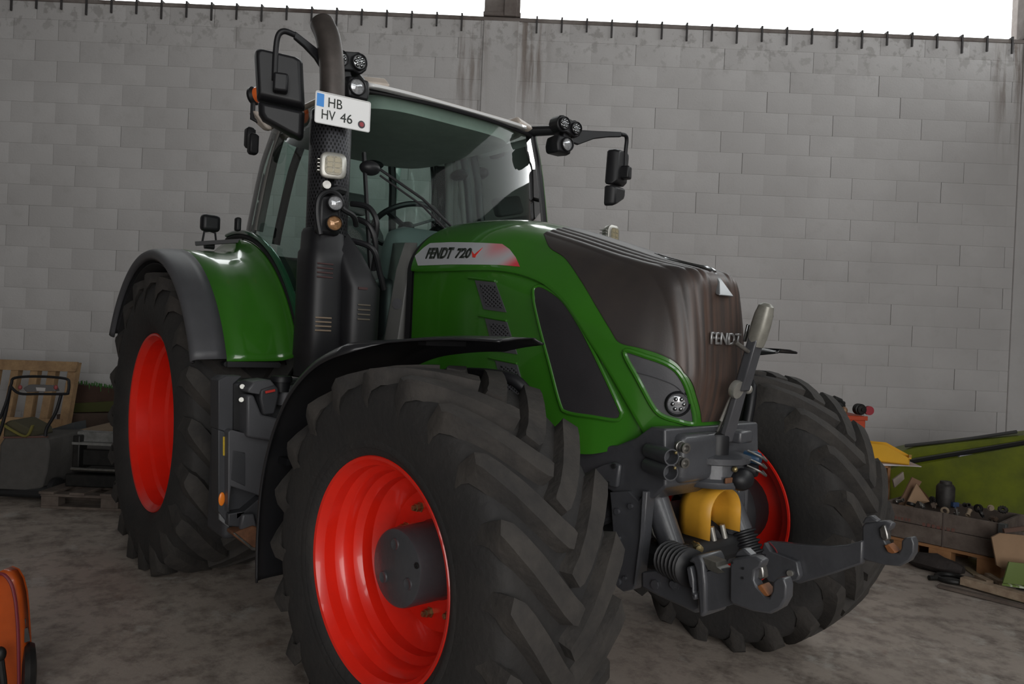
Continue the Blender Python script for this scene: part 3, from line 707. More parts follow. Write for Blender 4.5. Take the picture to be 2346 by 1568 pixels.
g = G(); g.loft([roof_plan(.70, .615, 2.862), roof_plan(.66, .57, 2.80), roof_plan(.5, .4, 2.795)]); g.build('headliner', HEADL, roof, label='dark grey headliner')
for s in (-1, 1):
    P = [V((ax_(z), s * (cy(z) - .012), z)) for z in zz]
    g = G(); g.tube(P, .034, 10, up=(0, 1, 0)); pil = g.build('front_pillar', BLACKP, TR)
    g = G(); g.tube([p + V((-.01, s * .022, 0)) for p in P], .026, 10, flat=1.3, up=(0, 1, 0)); g.build('pillar_cover', GREEN, pil)
    P = [V((cx_(z), s * (cy(z) - .02), z)) for z in zz[3:]]
    g = G(); g.tube(P, .03, 10); g.build('rear_pillar', CABGREY, TR)
    P = [V((-2.16 - .02 * (z - 2), s * (cy(z) - .045), z)) for z in zz[2:]]
    if s > 0: g = G(); g.tube(P, .028, 10); g.build('middle_pillar', BLACKP, TR); g = G(); g.tube([p + V((-.055, 0, 0)) for p in P], .032, 10); g.build('middle_pillar_trim', CABGREY, TR)
    # side window
    rows = []
    for z in [1.36 + (2.86 - 1.36) * k / 26 for k in range(27)]:
        dz = z - AZ; xr = AX + math.sqrt(max(1.262 ** 2 - dz * dz, 0)) if dz < 1.24 else cx_(z); xr = max(xr, cx_(max(z, 2.1)))
        xf = ax_(z) - .03; rows.append([V((lerp(xf, min(xr, xf - .02), k / 8), s * (cy(z) + .006 * math.sin(PI * k / 8)), z)) for k in range(9)])
    g = G(); g.grid(rows); g.build('side_window', SGLASS, TR, label='greenish tinted cab glass')
    # curved rear corner glass
    rows = []
    for z in [2.12 + .74 * k / 10 for k in range(11)]:
        k0 = (z - 2.12) / .74; x0, y0 = cx_(z), cy(z); dx = -.035 - .0
        pl = spline([(x0, y0), (x0 - .16, y0 - .012), (x0 - .30, y0 - .05), (x0 - .37, y0 - .16), (x0 - .385 + .03 * k0, y0 - .30)], 4); rows.append([V((q.x, s * q.y, z)) for q in pl])
    g = G(); g.grid(rows); g.build('corner_window', SGLASS, TR)
    g = G(); g.tube([r[-1] for r in rows], .03, 8); g.build('corner_pillar', BLACKP, TR)
g = G(); rows = []
for z in (2.0, 2.4, 2.86): rows.append([V((cx_(max(z, 2.1)) - .39 + .03 * (z - 2.1), y, z)) for y in (-.46, -.2, .0, .2, .46)])
g.grid(rows); g.build('rear_window', GLASS, TR)
# windscreen, one bowed pane
rows = []
for z in [1.45 + (2.87 - 1.45) * k / 20 for k in range(21)]:
    w_ = cy(z) - .02; rows.append([V((ax_(z) + .02 + interp([1.4, 2.1, 2.87], [.17, .17, .085], z) * (1 - abs(u) ** 2.2), u * w_, z)) for u in [k / 10 - 1 for k in range(21)]])
g = G(); g.grid(rows); ws = g.build('windscreen', GLASS, TR, label='bowed windscreen')
def wsx(y, z):
    w_ = cy(z) - .02; return ax_(z) + .02 + interp([1.4, 2.1, 2.87], [.17, .17, .085], z) * (1 - abs(y / w_) ** 2.2)
# black frit band and rubber under the roof edge
g = G(); g.tube([V((wsx(y, 2.855) + .004, y, 2.855)) for y in [-.62 + 1.24 * k / 24 for k in range(25)]], .012, 8); g.build('windscreen_seal', BLACKP, ws)
# wiper: motor, twin arms and blade
wp = G(); wp.ell((wsx(-.60, 2.42) + .01, -.585, 2.42), (.045, .06, .04)); wip = wp.build('wiper_motor', BLACKP, TR)
a0, a1 = V((wsx(-.55, 2.40) + .04, -.55, 2.40)), V((wsx(-.12, 2.10) + .05, -.12, 2.10))
G().tube([a0 + V((0, 0, .012)), lerp(a0, a1, .5) + V((.03, 0, .025)), a1 + V((0, .01, .01))], .008, 8).build('wiper_arm', BLACKP, wip)
G().tube([a0 + V((0, .0, -.02)), lerp(a0, a1, .5) + V((.03, 0, -.012)), a1 + V((0, -.02, -.02))], .006, 8).build('wiper_arm', BLACKP, wip)
b0, b1 = V((wsx(-.63, 2.5) + .02, -.62, 2.50)), V((wsx(-.60, 1.95) + .02, -.585, 1.86))
G().bar(b0, b1, .014, .022).build('wiper_blade', BLACKP, wip)
# steering wheel and column, dashboard, seat
sc = V((-1.72, -.13, 2.20)); sn = V((-.52, 0, .85)).normalized(); x, y, z = frame(sn)
g = G(); g.tube([sc + (x * math.cos(a) + y * math.sin(a)) * .21 for a in [2 * PI * k / 40 for k in range(41)]], .017, 8, cap=False); sw_ = g.build('steering_wheel', BLACKP, TR)
g = G(); g.cyl(sc - sn * .06, sc - sn * .01, .05, 18); g.build('wheel_hub', BLACKP, sw_)
for a in (.5, 2.6, 4.7): g = G(); g.bar(sc - sn * .02, sc + (x * math.cos(a) + y * math.sin(a)) * .2, .035, .014); g.build('spoke', BLACKP, sw_)
g = G(); g.tube([sc - sn * .05, sc - sn * .3, sc - sn * .62], [.05, .07, .09], 12); g.build('steering_column', BLACKP, TR)
dpl = lambda x_, hw_, z0, z1: [V((x_, y_ * hw_, lerp(z0, z1, h))) for y_, h in ((-1, 0), (-1, .55), (-.86, .88), (-.5, 1), (.5, 1), (.86, .88), (1, .55), (1, 0))]
g = G(); g.loft([dpl(-1.56, .22, 1.9, 2.12), dpl(-1.50, .25, 1.85, 2.155), dpl(-1.42, .25, 1.8, 2.14), dpl(-1.33, .20, 1.8, 2.05)]); d_ = g.build('dashboard', DASH, TR, bevel=.02, sharp=60, label='grey instrument binnacle')
for v_ in d_.data.vertices: v_.co.y -= .16
g = G(); g.box((-1.40, 0, 1.66), (.22, 1.0, .34)); g.build('cab_bulkhead', BLACKP, TR, bevel=.04)
g = G(); g.box((-2.1, 0, 1.28), (1.5, 1.36, .08)); g.box((-2.75, 0, 1.65), (.1, 1.3, .75)); g.build('cab_floor', BLACKM, TR, bevel=.02)
st = G(); st.loft([[V((x_, y_, z_)) for x_, y_, z_ in ((-2.15, -.27, z0), (-2.15, .27, z0), (-2.62, .27, z0), (-2.62, -.27, z0))] for z0 in (1.62, 1.78)]); st = st.build('operator_seat', BLACKP, TR, bevel=.05, seg=3)
def bk(z0, hw_, th, sh): return [V((-2.60 - sh + th / 2, -hw_, z0)), V((-2.60 - sh + th / 2, hw_, z0)), V((-2.60 - sh - th / 2, hw_, z0)), V((-2.60 - sh - th / 2, -hw_, z0))]
SEATG = mat('seat_cloth', (.09, .09, .09), .9)
G().loft([bk(1.74, .25, .13, 0), bk(2.0, .27, .13, .03), bk(2.25, .25, .11, .07), bk(2.36, .2, .1, .09)]).build('seat_back', SEATG, st, bevel=.04, seg=3)
G().loft([bk(2.38, .12, .09, .09), bk(2.54, .12, .08, .11)]).build('head_rest', SEATG, st, bevel=.03, seg=3)
G().box((-2.3, -.36, 1.93), (.42, .09, .06)).build('armrest', BLACKP, st, bevel=.02)
G().cyl((-2.4, 0, 1.32), (-2.4, 0, 1.64), .16, 16).build('seat_pedestal', BLACKP, st)
# head-high items on the far side: monitor and round speaker-like visor
g = G(); g.box((-1.75, .34, 2.17), (.06, .2, .15), V((1, -.5, 0))); g.build('terminal_screen', BLACKP, TR, bevel=.015)
g = G(); g.tube([V((-1.72, .36, 1.8)), V((-1.75, .34, 2.12))], .015, 8); g.build('terminal_stalk', BLACKP, TR)
g = G(); g.ell((-2.2, .60, 2.70), (.09, .05, .04)); g.build('cab_speaker', BLACKM, TR)
g = G(); g.ell((-2.55, .1, 2.74), (.05, .07, .03)); g.build('dome_light', BLACKM, TR)
# front lower cab corner panels between bulkhead and hood
for s in (-1, 1):
    rows = []
    for z in (1.36, 1.5, 1.7, 1.85, 1.95, 2.03):
        b = interp([1.36, 1.85, 2.03], [0, .0, -.06], z); k_ = .05 * (1.7 - z) / .4; rows.append([V((-1.185 + b * .5, s * (.40 + k_), z)), V((-1.20 + b, s * (.44 + k_), z)), V((-1.27 + b, s * (.465 + k_), z)), V((-1.36, s * (.465 + k_), z))])
    g = G(); g.grid(rows); g.build('bulkhead_side_panel', mat('panel_grey', (.10, .10, .095), .5), TR, solid=.01)
    g = G(); g.lathe([(.03, 0), (.03, .004), (.001, .005)], (-1.23, s * .455, 1.69), (.5, s * .8, 0), 16); g.build('panel_plug', GREYP, TR)

# ---------------------------------------------------------------- lamp clusters, mirrors, beacon
def led(g, o, n, r):
    x, y, z = frame(n)
    for k in range(6): a = k * PI / 3; g.ell(o + (x * math.cos(a) + y * math.sin(a)) * r * .56, r * .27, 8, 5)
    g.ell(o, r * .25, 8, 5)
def round_lamp(o, n, r, name, parent, lens=None, depth=.05, leds=True):
    n = V(n).normalized()
    h = G().lathe([(.001, -depth), (r * .7, -depth), (r * 1.02, -depth * .5), (r * 1.12, 0), (r * 1.12, .012), (r * 1.0, .016), (r * .95, .006), (r * .95, -.01)], o, n, 26).build(name, BLACKP, parent)
    l = G().lathe([(r * .95, .0), (r * .7, .007), (.001, .009)], o, n, 24).build('lamp_lens', lens or LENS, h)
    if leds:
        g = G(); led(g, V(o) + n * .007, n, r); tag(g.build('led', CHROME, h), None, kind='stuff')
    return h
for s in (-1, 1):
    Y = lambda y: s * y
    root = G(); root.tube([V((-1.47, Y(.60), 2.885)), V((-1.40, Y(.67), 2.89)), V((-1.32, Y(.76), 2.90)), V((-1.29, Y(.90), 2.90))], [.042, .042, .04, .03], 10, flat=.75)
    arm = root.build('lamp_arm', BLACKP, TR)
    cap = G(); cap.loft([[V((x_, Y(y_), z_)) for x_, y_, z_ in q] for q in ([(-1.40, .48, 2.875), (-1.45, .65, 2.872), (-1.55, .66, 2.872), (-1.55, .5, 2.875)], [(-1.37, .47, 2.90), (-1.42, .67, 2.89), (-1.56, .68, 2.89), (-1.56, .48, 2.90)], [(-1.42, .48, 2.95), (-1.46, .62, 2.935), (-1.56, .64, 2.94), (-1.56, .48, 2.95)])])
    cap.build('roof_corner_cap', CREAM, TR, bevel=.015, seg=3)
    # twin-lamp housing, a figure of eight plate
    hp = []
    cxs = -1.255
    for c0, a0, a1 in (((Y(.735), 2.925), 60, 300), ((Y(.84), 2.915), 240, 480)):
        for k in range(9):
            a = math.radians(lerp(a0, a1, k / 8)); hp.append(V((cxs, c0[0] + s * .056 * math.cos(a), c0[1] + .056 * math.sin(a))))
    G().prism(hp, (-.085, 0, 0)).build('twin_lamp_housing', BLACKP, arm, bevel=.012)
    nn = V((1, -.12, -.08))
    round_lamp(V((cxs + .008, Y(.735), 2.925)), nn, .037, 'roof_work_lamp', arm); round_lamp(V((cxs + .008, Y(.84), 2.915)), nn, .037, 'roof_work_lamp', arm)
    g = G(); g.bar((-1.30, Y(.79), 2.89), (-1.30, Y(.77), 2.79), .05, .05); g.build('lamp_bracket', BLACKP, arm, bevel=.008)
    g = G(); g.loft([[V((-1.235 - d_, Y(.735) + a * q, 2.785 + b * q)) for a, b in ((-.06, -.055), (.06, -.055), (.07, 0), (.06, .06), (-.06, .06), (-.07, 0))] for d_, q in ((0, .9), (.04, 1.0), (.11, .9), (.14, .6))]); g.build('lower_lamp_housing', BLACKP, arm, bevel=.01)
    round_lamp(V((-1.23, Y(.75), 2.79)), nn, .041, 'roof_head_lamp', arm, leds=False)
    # mirror arm: thick stay, then a hoop down to the clamp
    A = V((-1.29, Y(.90), 2.90)); Bp = V((-1.25, Y(1.09 if s < 0 else 1.27), 2.965))
    g = G(); g.loft([[q + V((0, 0, h_)) + V((d_, 0, 0)) for d_, h_ in ((-.012, -b_), (.012, -b_), (.012, t_), (-.012, t_))] for q, b_, t_ in ((A + V((0, Y(-.06), 0)), .07, .025), (A, .075, .025), (lerp(A, Bp, .35), .035, .02), (lerp(A, Bp, .7), .022, .018), (Bp, .02, .016))])
    ma = g.build('mirror_arm', BLACKP, TR, bevel=.006)
    h0 = [Bp + V((0, 0, 0)), Bp + V((0, Y(.05), .002)), Bp + V((-.01, Y(.075), -.025)), Bp + V((-.02, Y(.08), -.10)), Bp + V((-.02, Y(.08), -.24))]
    g = G(); g.tube([V(q) for q in spline(h0, 5)], .014, 10); g.build('mirror_hoop', BLACKP, ma)
    ex = V((-.37, Y(.93), 0)).normalized(); nz = V((.93, Y(.37), 0)).normalized()     # outwards along the mirror, and its back
    mc = Bp + V((-.05, Y(.0), -.485)) - ex * .065
    g = G(); g.box(mc + ex * .10 + nz * .075 + V((0, 0, .23)), (.07, .07, .09), ex, nz); g.build('mirror_clamp', BLACKP, ma, bevel=.012)
    def mp(pts, d): return [mc + ex * a + ZU * b + nz * d for a, b in pts]
    up = [(-.02, .135), (.205, .155), (.225, .36), (.222, .385), (.205, .40), (.03, .385), (.0, .37)]
    def shrink(P, k): 
        cx0 = sum(a for a, b in P) / len(P); cz0 = sum(b for a, b in P) / len(P); return [(cx0 + (a - cx0) * k, cz0 + (b - cz0) * k) for a, b in P]
    g = G(); g.loft([mp(shrink(up, .97), -.03), mp(up, -.02), mp(up, .025), mp(shrink(up, .86), .055)]); mir = g.build('mirror_housing', BLACKP, ma, bevel=.012, seg=3, label='black mirror housing')
    low = [(-.02, .125), (.20, .145), (.195, .09), (.175, .06), (.05, .005), (-.005, -.015), (-.02, .0)]
    g = G(); g.loft([mp(shrink(low, .97), -.03), mp(low, -.02), mp(low, .025), mp(shrink(low, .82), .05)]); g.build('wide_angle_housing', BLACKP, ma, bevel=.01)
    g = G(); g.add(mp(shrink(up, .92), -.0315), [tuple(range(7))]); g.build('mirror_glass', CHROME, mir); g = G(); g.add(mp(shrink(low, .9), -.0315), [tuple(range(7))]); g.build('mirror_glass', CHROME, ma)
# beacon and rear roof lamps on the right rear of the roof
bk_ = V((-2.52, -.80, 3.02))
g = G(); g.tube([bk_ + V((.02, .12, -.14)), bk_ + V((0, .05, -.17)), bk_ + V((-.02, 0, -.15)), bk_ + V((-.02, 0, -.02))], .016, 8); bt = g.build('beacon_bracket', BLACKP, TR)
g = G().lathe([(.001, 0), (.055, 0), (.06, .02), (.05, .04)], bk_ + V((-.045, 0, 0)), RH * .85 - FH * .3 + ZU * .1, 20); g.build('beacon_base', BLACKP, bt)
g = G().lathe([(.05, .04), (.052, .07), (.046, .11), (.03, .13), (.001, .135)], bk_ + V((-.045, 0, 0)), RH * .85 - FH * .3 + ZU * .1, 20); g.build('beacon_lens', ORANGE, bt, label='orange rotating beacon')
g = G(); g.loft([[V((-2.47 + a * q - .09 * t, -.72 + b * q - .06 * t, 2.80 + .12 * t)) for a, b in ((-.05, -.03), (.05, -.03), (.05, .03), (-.05, .03))] for t, q in ((0, .7), (.4, 1.), (1, 1.))]); g.build('roof_rear_corner', CREAM, TR, bevel=.015)
for dx, dz in ((0, 0), (.06, -.05)):
    g = G(); g.loft([[V((-2.60 + dx + a * q, -.79 + b * q, 2.76 + dz + h_)) for a, b in ((-.03, -.03), (.03, -.03), (.03, .03), (-.03, .03))] for h_, q in ((-.07, .7), (-.05, 1), (.05, 1), (.07, .6))]); g.build('roof_marker_lamp', BLACKP, TR, bevel=.01)
# work lamp on the right rear fender, with its wire stirrup and arm, and a small lamp by the window
fl = V((-2.80, -.955, 2.20))
g = G(); g.box(fl, (.075, .12, .11)); wl = g.build('fender_work_lamp', BLACKP, TR, bevel=.025, seg=3); G().box(fl + V((-.04, 0, 0)), (.01, .095, .085)).build('lamp_lens', LENS, wl, bevel=.004)
G().tube([fl + V((0, -.045, -.13)), fl + V((0, -.035, -.06)), fl + V((0, 0, -.05)), fl + V((0, .035, -.06)), fl + V((0, .045, -.13))], .007, 6).build('lamp_stirrup', BLACKP, wl)
g = G(); g.bar(fl + V((.01, -.09, -.145)), fl + V((.15, .17, -.105)), .03, .025); g.cyl(fl + V((0, -.03, -.15)), fl + V((0, .03, -.15)), .02, 10); g.build('lamp_carrier', BLACKP, wl)
g = G(); g.box((-2.60, -.845, 2.19), (.05, .035, .09)); g.build('fender_marker_lamp', BLACKP, TR, bevel=.012); 
# ---------------------------------------------------------------- exhaust with lamps and number plate
def perf_mat():
    m = bpy.data.materials.new('perforated_shield'); m.use_nodes = True; nt = m.node_tree; N = nt.nodes; L = nt.links; b = N['Principled BSDF']
    tc = N.new('ShaderNodeTexCoord'); sp = N.new('ShaderNodeSeparateXYZ'); L.new(tc.outputs['Object'], sp.inputs[0])
    def mx(op, a, c=0.):
        q = N.new('ShaderNodeMath'); q.operation = op
        for i, v in enumerate((a, c)):
            if isinstance(v, (int, float)): q.inputs[i].default_value = v
            else: L.new(v, q.inputs[i])
        return q.outputs[0]
    an = mx('MULTIPLY', mx('ARCTAN2', mx('SUBTRACT', sp.outputs['Y'], EXY - .05), mx('SUBTRACT', sp.outputs['X'], EXX + .11)), 34 / (2 * PI) * 2 * PI / 1)
    zc = mx('MULTIPLY', sp.outputs['Z'], 2 * PI / .034)
    d = mx('MULTIPLY', mx('SINE', an), mx('SINE', zc)); r = N.new('ShaderNodeMapRange'); L.new(d, r.inputs[0]); r.inputs[1].default_value = .35; r.inputs[2].default_value = .5
    q = N.new('ShaderNodeMix'); q.data_type = 'RGBA'; L.new(r.outputs[0], q.inputs[0]); q.inputs[6].default_value = (.05, .05, .056, 1); q.inputs[7].default_value = (.003, .003, .003, 1)
    L.new(q.outputs[2], b.inputs['Base Color']); b.inputs['Metallic'].default_value = .55; b.inputs['Roughness'].default_value = .42
    bp = N.new('ShaderNodeBump'); bp.invert = True; bp.inputs['Distance'].default_value = .004; L.new(r.outputs[0], bp.inputs['Height']); L.new(bp.outputs[0], b.inputs['Normal']); return m
EXX, EXY = -1.31, -.85
_pre = set(bpy.data.objects)
ex_ = G().lathe([(.098, 2.02), (.102, 2.03), (.102, 2.64), (.096, 2.65), (.088, 2.645)], (EXX, EXY, 0), (0, 0, 1), 48).build('exhaust_shield', perf_mat(), TR, label='black perforated exhaust shield')
g = G(); g.tube(spline([(EXX, EXY, 2.05), (EXX, EXY, 2.5), (EXX, EXY, 2.72), (EXX - .008, EXY - .002, 2.86), (EXX - .03, EXY - .006, 2.97), (EXX - .065, EXY - .010, 3.06), (EXX - .12, EXY - .014, 3.135)], 6), .062, 28, cap=False)
g.build('tail_pipe', EXPIPE, ex_, solid=.004, label='scorched grey exhaust tail pipe')
def lobe(cx0, cy0, hx, hy, zs, name, parent, n=3.2, m=BLACKP):
    rings = []
    for z_, kx, sx, sy in zs: rings.append([V((cx0 + sx + hx * kx * math.copysign(abs(math.cos(a)) ** (2 / n), math.cos(a)), cy0 + sy + hy * kx * math.copysign(abs(math.sin(a)) ** (2 / n), math.sin(a)), z_)) for a in [2 * PI * k / 40 for k in range(40)]])
    return G().loft(rings).build(name, m, parent, sharp=45)
l1 = lobe(-1.31, -.87, .115, .105, [(1.30, .96, 0, 0), (1.40, .98, 0, 0), (1.41, 1.03, 0, 0), (1.60, 1.0, 0, 0), (1.86, 1.0, 0, 0), (1.93, .98, -.0, 0), (1.945, .90, 0, 0), (2.03, .87, 0, 0), (2.05, .8, 0, 0)], 'exhaust_housing', TR)
l2 = lobe(-1.24, -.71, .115, .10, [(1.30, .96, 0, 0), (1.6, 1., 0, 0), (1.76, 1., 0, 0), (1.82, .92, -.01, -.02), (1.94, .75, -.05, -.05), (2.05, .5, -.09, -.08)], 'filter_housing', TR)
SLOT = mat('louvre_reflection_tan', (.20, .15, .105), .5)  # orange reflection in the slots painted as tan, dim and dark bars
for k in range(4): G().box((-1.189, -.905, 1.535 + .021 * k), (.004, .085, .008)).build('louvre', SLOT, l1, bevel=.002)
for k in range(4): G().box((-1.194, -.905, 1.80 + .022 * k), (.004, .085, .008)).build('louvre', mat('louvre_reflection_dark', (.05, .02, .02), .5), l1, bevel=.002)
for k in range(4): G().box((-1.122, -.725, 1.60 + .024 * k), (.004, .07, .008)).build('louvre', mat('louvre_reflection_dim', (.10, .085, .065), .5), l2, bevel=.002)
G().box((-1.125, -.735, 1.755), (.006, .05, .012)).build('louvre', MATS['louvre_reflection_dark'], l2)
# LED work lamp on the shield
def led_box(c, n, name, parent, w_=.125, h_=.13):
    n = V(n).normalized(); x, y, z = frame(n); c = V(c)
    def rr(hw_, hh, d): return [c + n * d + x * (hw_ * math.copysign(abs(math.cos(a)) ** .5, math.cos(a))) + ZU * (hh * math.copysign(abs(math.sin(a)) ** .5, math.sin(a))) for a in [2 * PI * k / 32 for k in range(32)]]
    b = G().loft([rr(w_ * .36, h_ * .36, -.055), rr(w_ * .46, h_ * .46, -.03), rr(w_ * .5, h_ * .5, -.005), rr(w_ * .5, h_ * .5, .008), rr(w_ * .42, h_ * .42, .014)]).build(name, ALU, parent, bevel=.003, label='square LED work lamp')
    G().loft([rr(w_ * .33, h_ * .36, .013), rr(w_ * .32, h_ * .35, .018)]).build('led_lens', LENSY, b)
    q = G()
    for i in (-1, 1):
        for j in (-1, 0, 1): q.box(c + n * .0185 + x * (i * w_ * .14) + ZU * (j * h_ * .2), (w_ * .2, h_ * .15, .004), x, ZU)
    tag(q.build('led_cell', mat('led_cell_amber', (.36, .31, .20), .25), b), None, kind='stuff')
    q = G()
    for k in range(4): q.box(c - n * .03 + x * (-w_ * .5) + ZU * ((k - 1.5) * .018), (.02, .004, .05), x, ZU)
    tag(q.build('cooling_fin', ALU, b), None, kind='stuff')
    return b
wlb = led_box((EXX + .155, EXY - .055, 2.345), (1, -.35, -.02), 'work_lamp', TR)
G().bar((EXX + .09, EXY - .03, 2.30), (EXX + .13, EXY - .05, 2.26), .03, .02).build('lamp_foot', BLACKP, wlb)
led_box((-1.05, 1.02, 2.225), (1, .15, 0), 'work_lamp', TR)
g = G(); g.tube([V((-1.08, 1.0, 2.17)), V((-1.12, .95, 2.05)), V((-1.2, .8, 1.95))], .016, 8); g.build('lamp_stalk', BLACKP, TR)
# front position lamp and indicator in a hooped bracket
ib = V((EXX + .14, EXY - .045, 2.12))
g = G(); g.tube(spline([ib + V((0, -.055, -.115)), ib + V((.0, -.075, -.02)), ib + V((0, -.068, .06)), ib + V((0, -.02, .10)), ib + V((0, .035, .085)), ib + V((0, .05, .03)), ib + V((-.01, .12, .0)), ib + V((-.05, .16, -.04))], 5), .014, 8); hb = g.build('indicator_bracket', BLACKP, TR)
g = G(); g.box(ib + V((-.045, 0, -.01)), (.06, .12, .2)); g.build('indicator_housing', BLACKP, hb, bevel=.02)
round_lamp(ib + V((.015, .01, .045)), (1, -.3, 0), .036, 'position_lamp', hb, LENS, leds=False); round_lamp(ib + V((.015, .008, -.055)), (1, -.3, 0), .036, 'indicator_lamp', hb, mat('amber_clear_lens', (.5, .27, .13), .1, metal=.3, var=.5, vscale=60), leds=False)
g = G(); g.cyl(ib + V((-.02, -.03, .125)), ib + V((.03, -.045, .125)), .02, 12); g.build('bracket_bolt', STEEL, hb)
g = G(); g.tube([V((EXX + .1, EXY + .03, 2.24)), ib + V((-.02, .03, .12)), ib + V((-.02, -.02, .1))], .022, 8); g.build('bracket_arm', BLACKP, hb)
# cluttered hoses and handle behind the exhaust
for k, pts in enumerate(([(-1.26, -.70, 2.12), (-1.2, -.66, 2.08), (-1.2, -.62, 1.98), (-1.25, -.6, 1.86)], [(-1.3, -.72, 2.2), (-1.22, -.66, 2.18), (-1.18, -.63, 2.1), (-1.22, -.62, 2.0)], [(-1.24, -.74, 2.0), (-1.16, -.66, 1.96), (-1.18, -.6, 1.84), (-1.2, -.56, 1.76)])):
    g = G(); g.tube(spline(pts, 6), .015, 8); g.build('air_hose', BLACKP, TR)
g = G(); g.tube(spline([(-1.515, -.785, 2.19), (-1.52, -.82, 2.17), (-1.52, -.825, 2.05), (-1.52, -.82, 1.92), (-1.515, -.785, 1.89)], 6), .013, 8); g.build('grab_handle', GREEN, TR, label='green grab handle')
# number plate
plx = -1.17
def plp(y, z, d=0): return V((plx + d, y, z))
g = G(); ring = []
for cy0, cz0, a0 in ((-.722, 2.562, -90), (-.722, 2.695, 0), (-.992, 2.685, 90), (-.992, 2.552, 180)):
    for k in range(5): a = math.radians(a0 + 90 * k / 4); ring.append(plp(cy0 + .009 * math.cos(a), cz0 + .009 * math.sin(a)))
g.prism(ring, (-.004, 0, 0)); pl = g.build('number_plate', WHITE, TR, label='white number plate HB HV 46')
rim_ = [p + V((.001, 0, 0)) for p in ring]; g = G(); g.tube(rim_ + [rim_[0]], .003, 6, cap=False); g.build('plate_rim', mat('plate_rim_black', (.75, .75, .75), .4), pl)
g = G(); g.box(plp(-.977, 2.655, .001), (.002, .036, .062)); g.build('plate_blue_band', BLUE, pl)
tl = V((0, .285, .0105)).normalized()
text('lettering', 'HB', INK, pl, plp(-.936, 2.630, .0005), tl, ZU, .046, .002, .072, bold=.0)
text('lettering', 'HV', INK, pl, plp(-.968, 2.566, .0005), tl, ZU, .046, .002, .070, bold=.0)
text('lettering', '46', INK, pl, plp(-.872, 2.571, .0005), tl, ZU, .046, .002, .064, bold=.0)
g = G().lathe([(.019, 0), (.019, .0025), (.001, .003)], plp(-.757, 2.583), (1, 0, 0), 24); sl = g.build('plate_seal', mat('seal_dark', (.05, .04, .05), .4), pl)
g = G().lathe([(.012, .003), (.011, .004), (.001, .004)], plp(-.757, 2.583), (1, 0, 0), 24); g.build('seal_disc', mat('seal_red', (.35, .05, .06), .5), pl)
g = G(); g.bar((-1.215, -.85, 2.60), (-1.172, -.85, 2.60), .1, .03); g.build('plate_clip', BLACKP, pl)
# the whole exhaust stack stands clear of the cab's front corner
for o_ in [q for q in bpy.data.objects if q not in _pre]:
    if o_.name.split('.')[0] in ('air_hose', 'grab_handle', 'lamp_stalk') or o_.data.vertices[0].co.y > .3: continue
    o_.data.transform(Matrix.Translation((.11, -.05, 1.3)) @ Matrix.Diagonal((1, 1, .975, 1)) @ Matrix.Translation((0, 0, -1.3)))
# ---------------------------------------------------------------- front fenders, turned with the wheels
FRP = [(-.935, .42), (-.945, .62), (-.925, .86), (-.85, 1.08), (-.72, 1.27), (-.54, 1.405), (-.34, 1.48), (-.12, 1.515), (.10, 1.53), (.30, 1.53)]
for s in (-1, 1):
    piv = V((0, -1.242 if s < 0 else .742, 0)); rot = Matrix.Rotation(STEER, 3, 'Z')
    pth = spline(FRP, 6); rows = []
    for q in pth:
        x_, z_ = q.x, q.y; t = interp([-.30, -.20], [0, 1], x_); yo = lerp(1.235, 1.10, t)
        if x_ > -.2: yo = lerp(1.10, .98, (x_ + .2) / .5)
        i = pth.index(q); a, b = pth[max(i - 1, 0)], pth[min(i + 1, len(pth) - 1)]; tn = (b - a).normalized(); nx, nz = -tn.y, tn.x
        row = []
        lp_ = lerp(1., .25, t); il = .05 * interp([.1, .3], [1, .2], x_)
        for y_, d_ in ((yo, -.05 * lp_), (yo - .003, -.034 * lp_), (yo - .016, -.016 * lp_), (yo - .045, -.002), (yo - .085, .004), (yo - .2, .006), (.80, .004), (.76, -.01), (.75, -il)):
            p = V((x_ + nx * d_, s * y_, z_ + nz * d_)); row.append(piv + rot @ (p - piv))
        rows.append(row)
    g = G(); g.grid(rows); ff = g.build('front_fender', mat('fender_black_plastic', (.018, .018, .020), .30, var=.15), TR, solid=.008, sharp=60)
    def W(x_, y_, z_): return piv + rot @ (V((x_, s * y_, z_)) - piv)
    g = G(); g.tube(spline([W(-.55, .72, 1.30), W(-.25, .74, 1.37), W(.05, .76, 1.385), W(.17, .74, 1.36), W(.2, .70, 1.26), W(.18, .66, 1.0)], 6), .024, 10); g.build('fender_stay', BLACKP, ff)
    g = G(); g.bar(W(-.1, .80, 1.50), W(-.1, 1.0, 1.50), .05, .02); g.build('fender_rib', BLACKP, ff)
    g = G(); g.bar(W(-.86, .8, .95), W(-.86, 1.15, .95), .08, .03); g.build('fender_rib', BLACKP, ff)

# ---------------------------------------------------------------- chassis, front axle, front linkage
def plate(px, off, **k): return G().prism([at(a, b, **k) for a, b in px], off)
def xz(pts, y0, y1): return G().prism([V((a, y0, b)) for a, b in pts], (0, y1 - y0, 0))
eng = xz([(-2.75, .70), (-2.75, 1.28), (-1.2, 1.28), (-1.1, 1.75), (.05, 1.72), (.2, 1.3), (.25, 1.02), (.1, .92), (-.35, .62), (-1.2, .52), (-2.3, .52)], -.27, .27).build('engine_block', mat('engine_dark', (.028, .029, .031), .6, var=.3), TR, bevel=.03)
fs = xz([(-.45, 1.13), (-.1, 1.105), (.12, 1.10), (.26, 1.12), (.36, 1.165), (.43, 1.215), (.50, 1.215), (.515, 1.0), (.46, .945), (.36, .925), (.26, .925), (.18, .95), (.05, .955), (-.2, .93), (-.45, .90)], -.315, .315).build('front_support', GREYC, TR, bevel=.025, seg=3, label='anthracite cast front support')
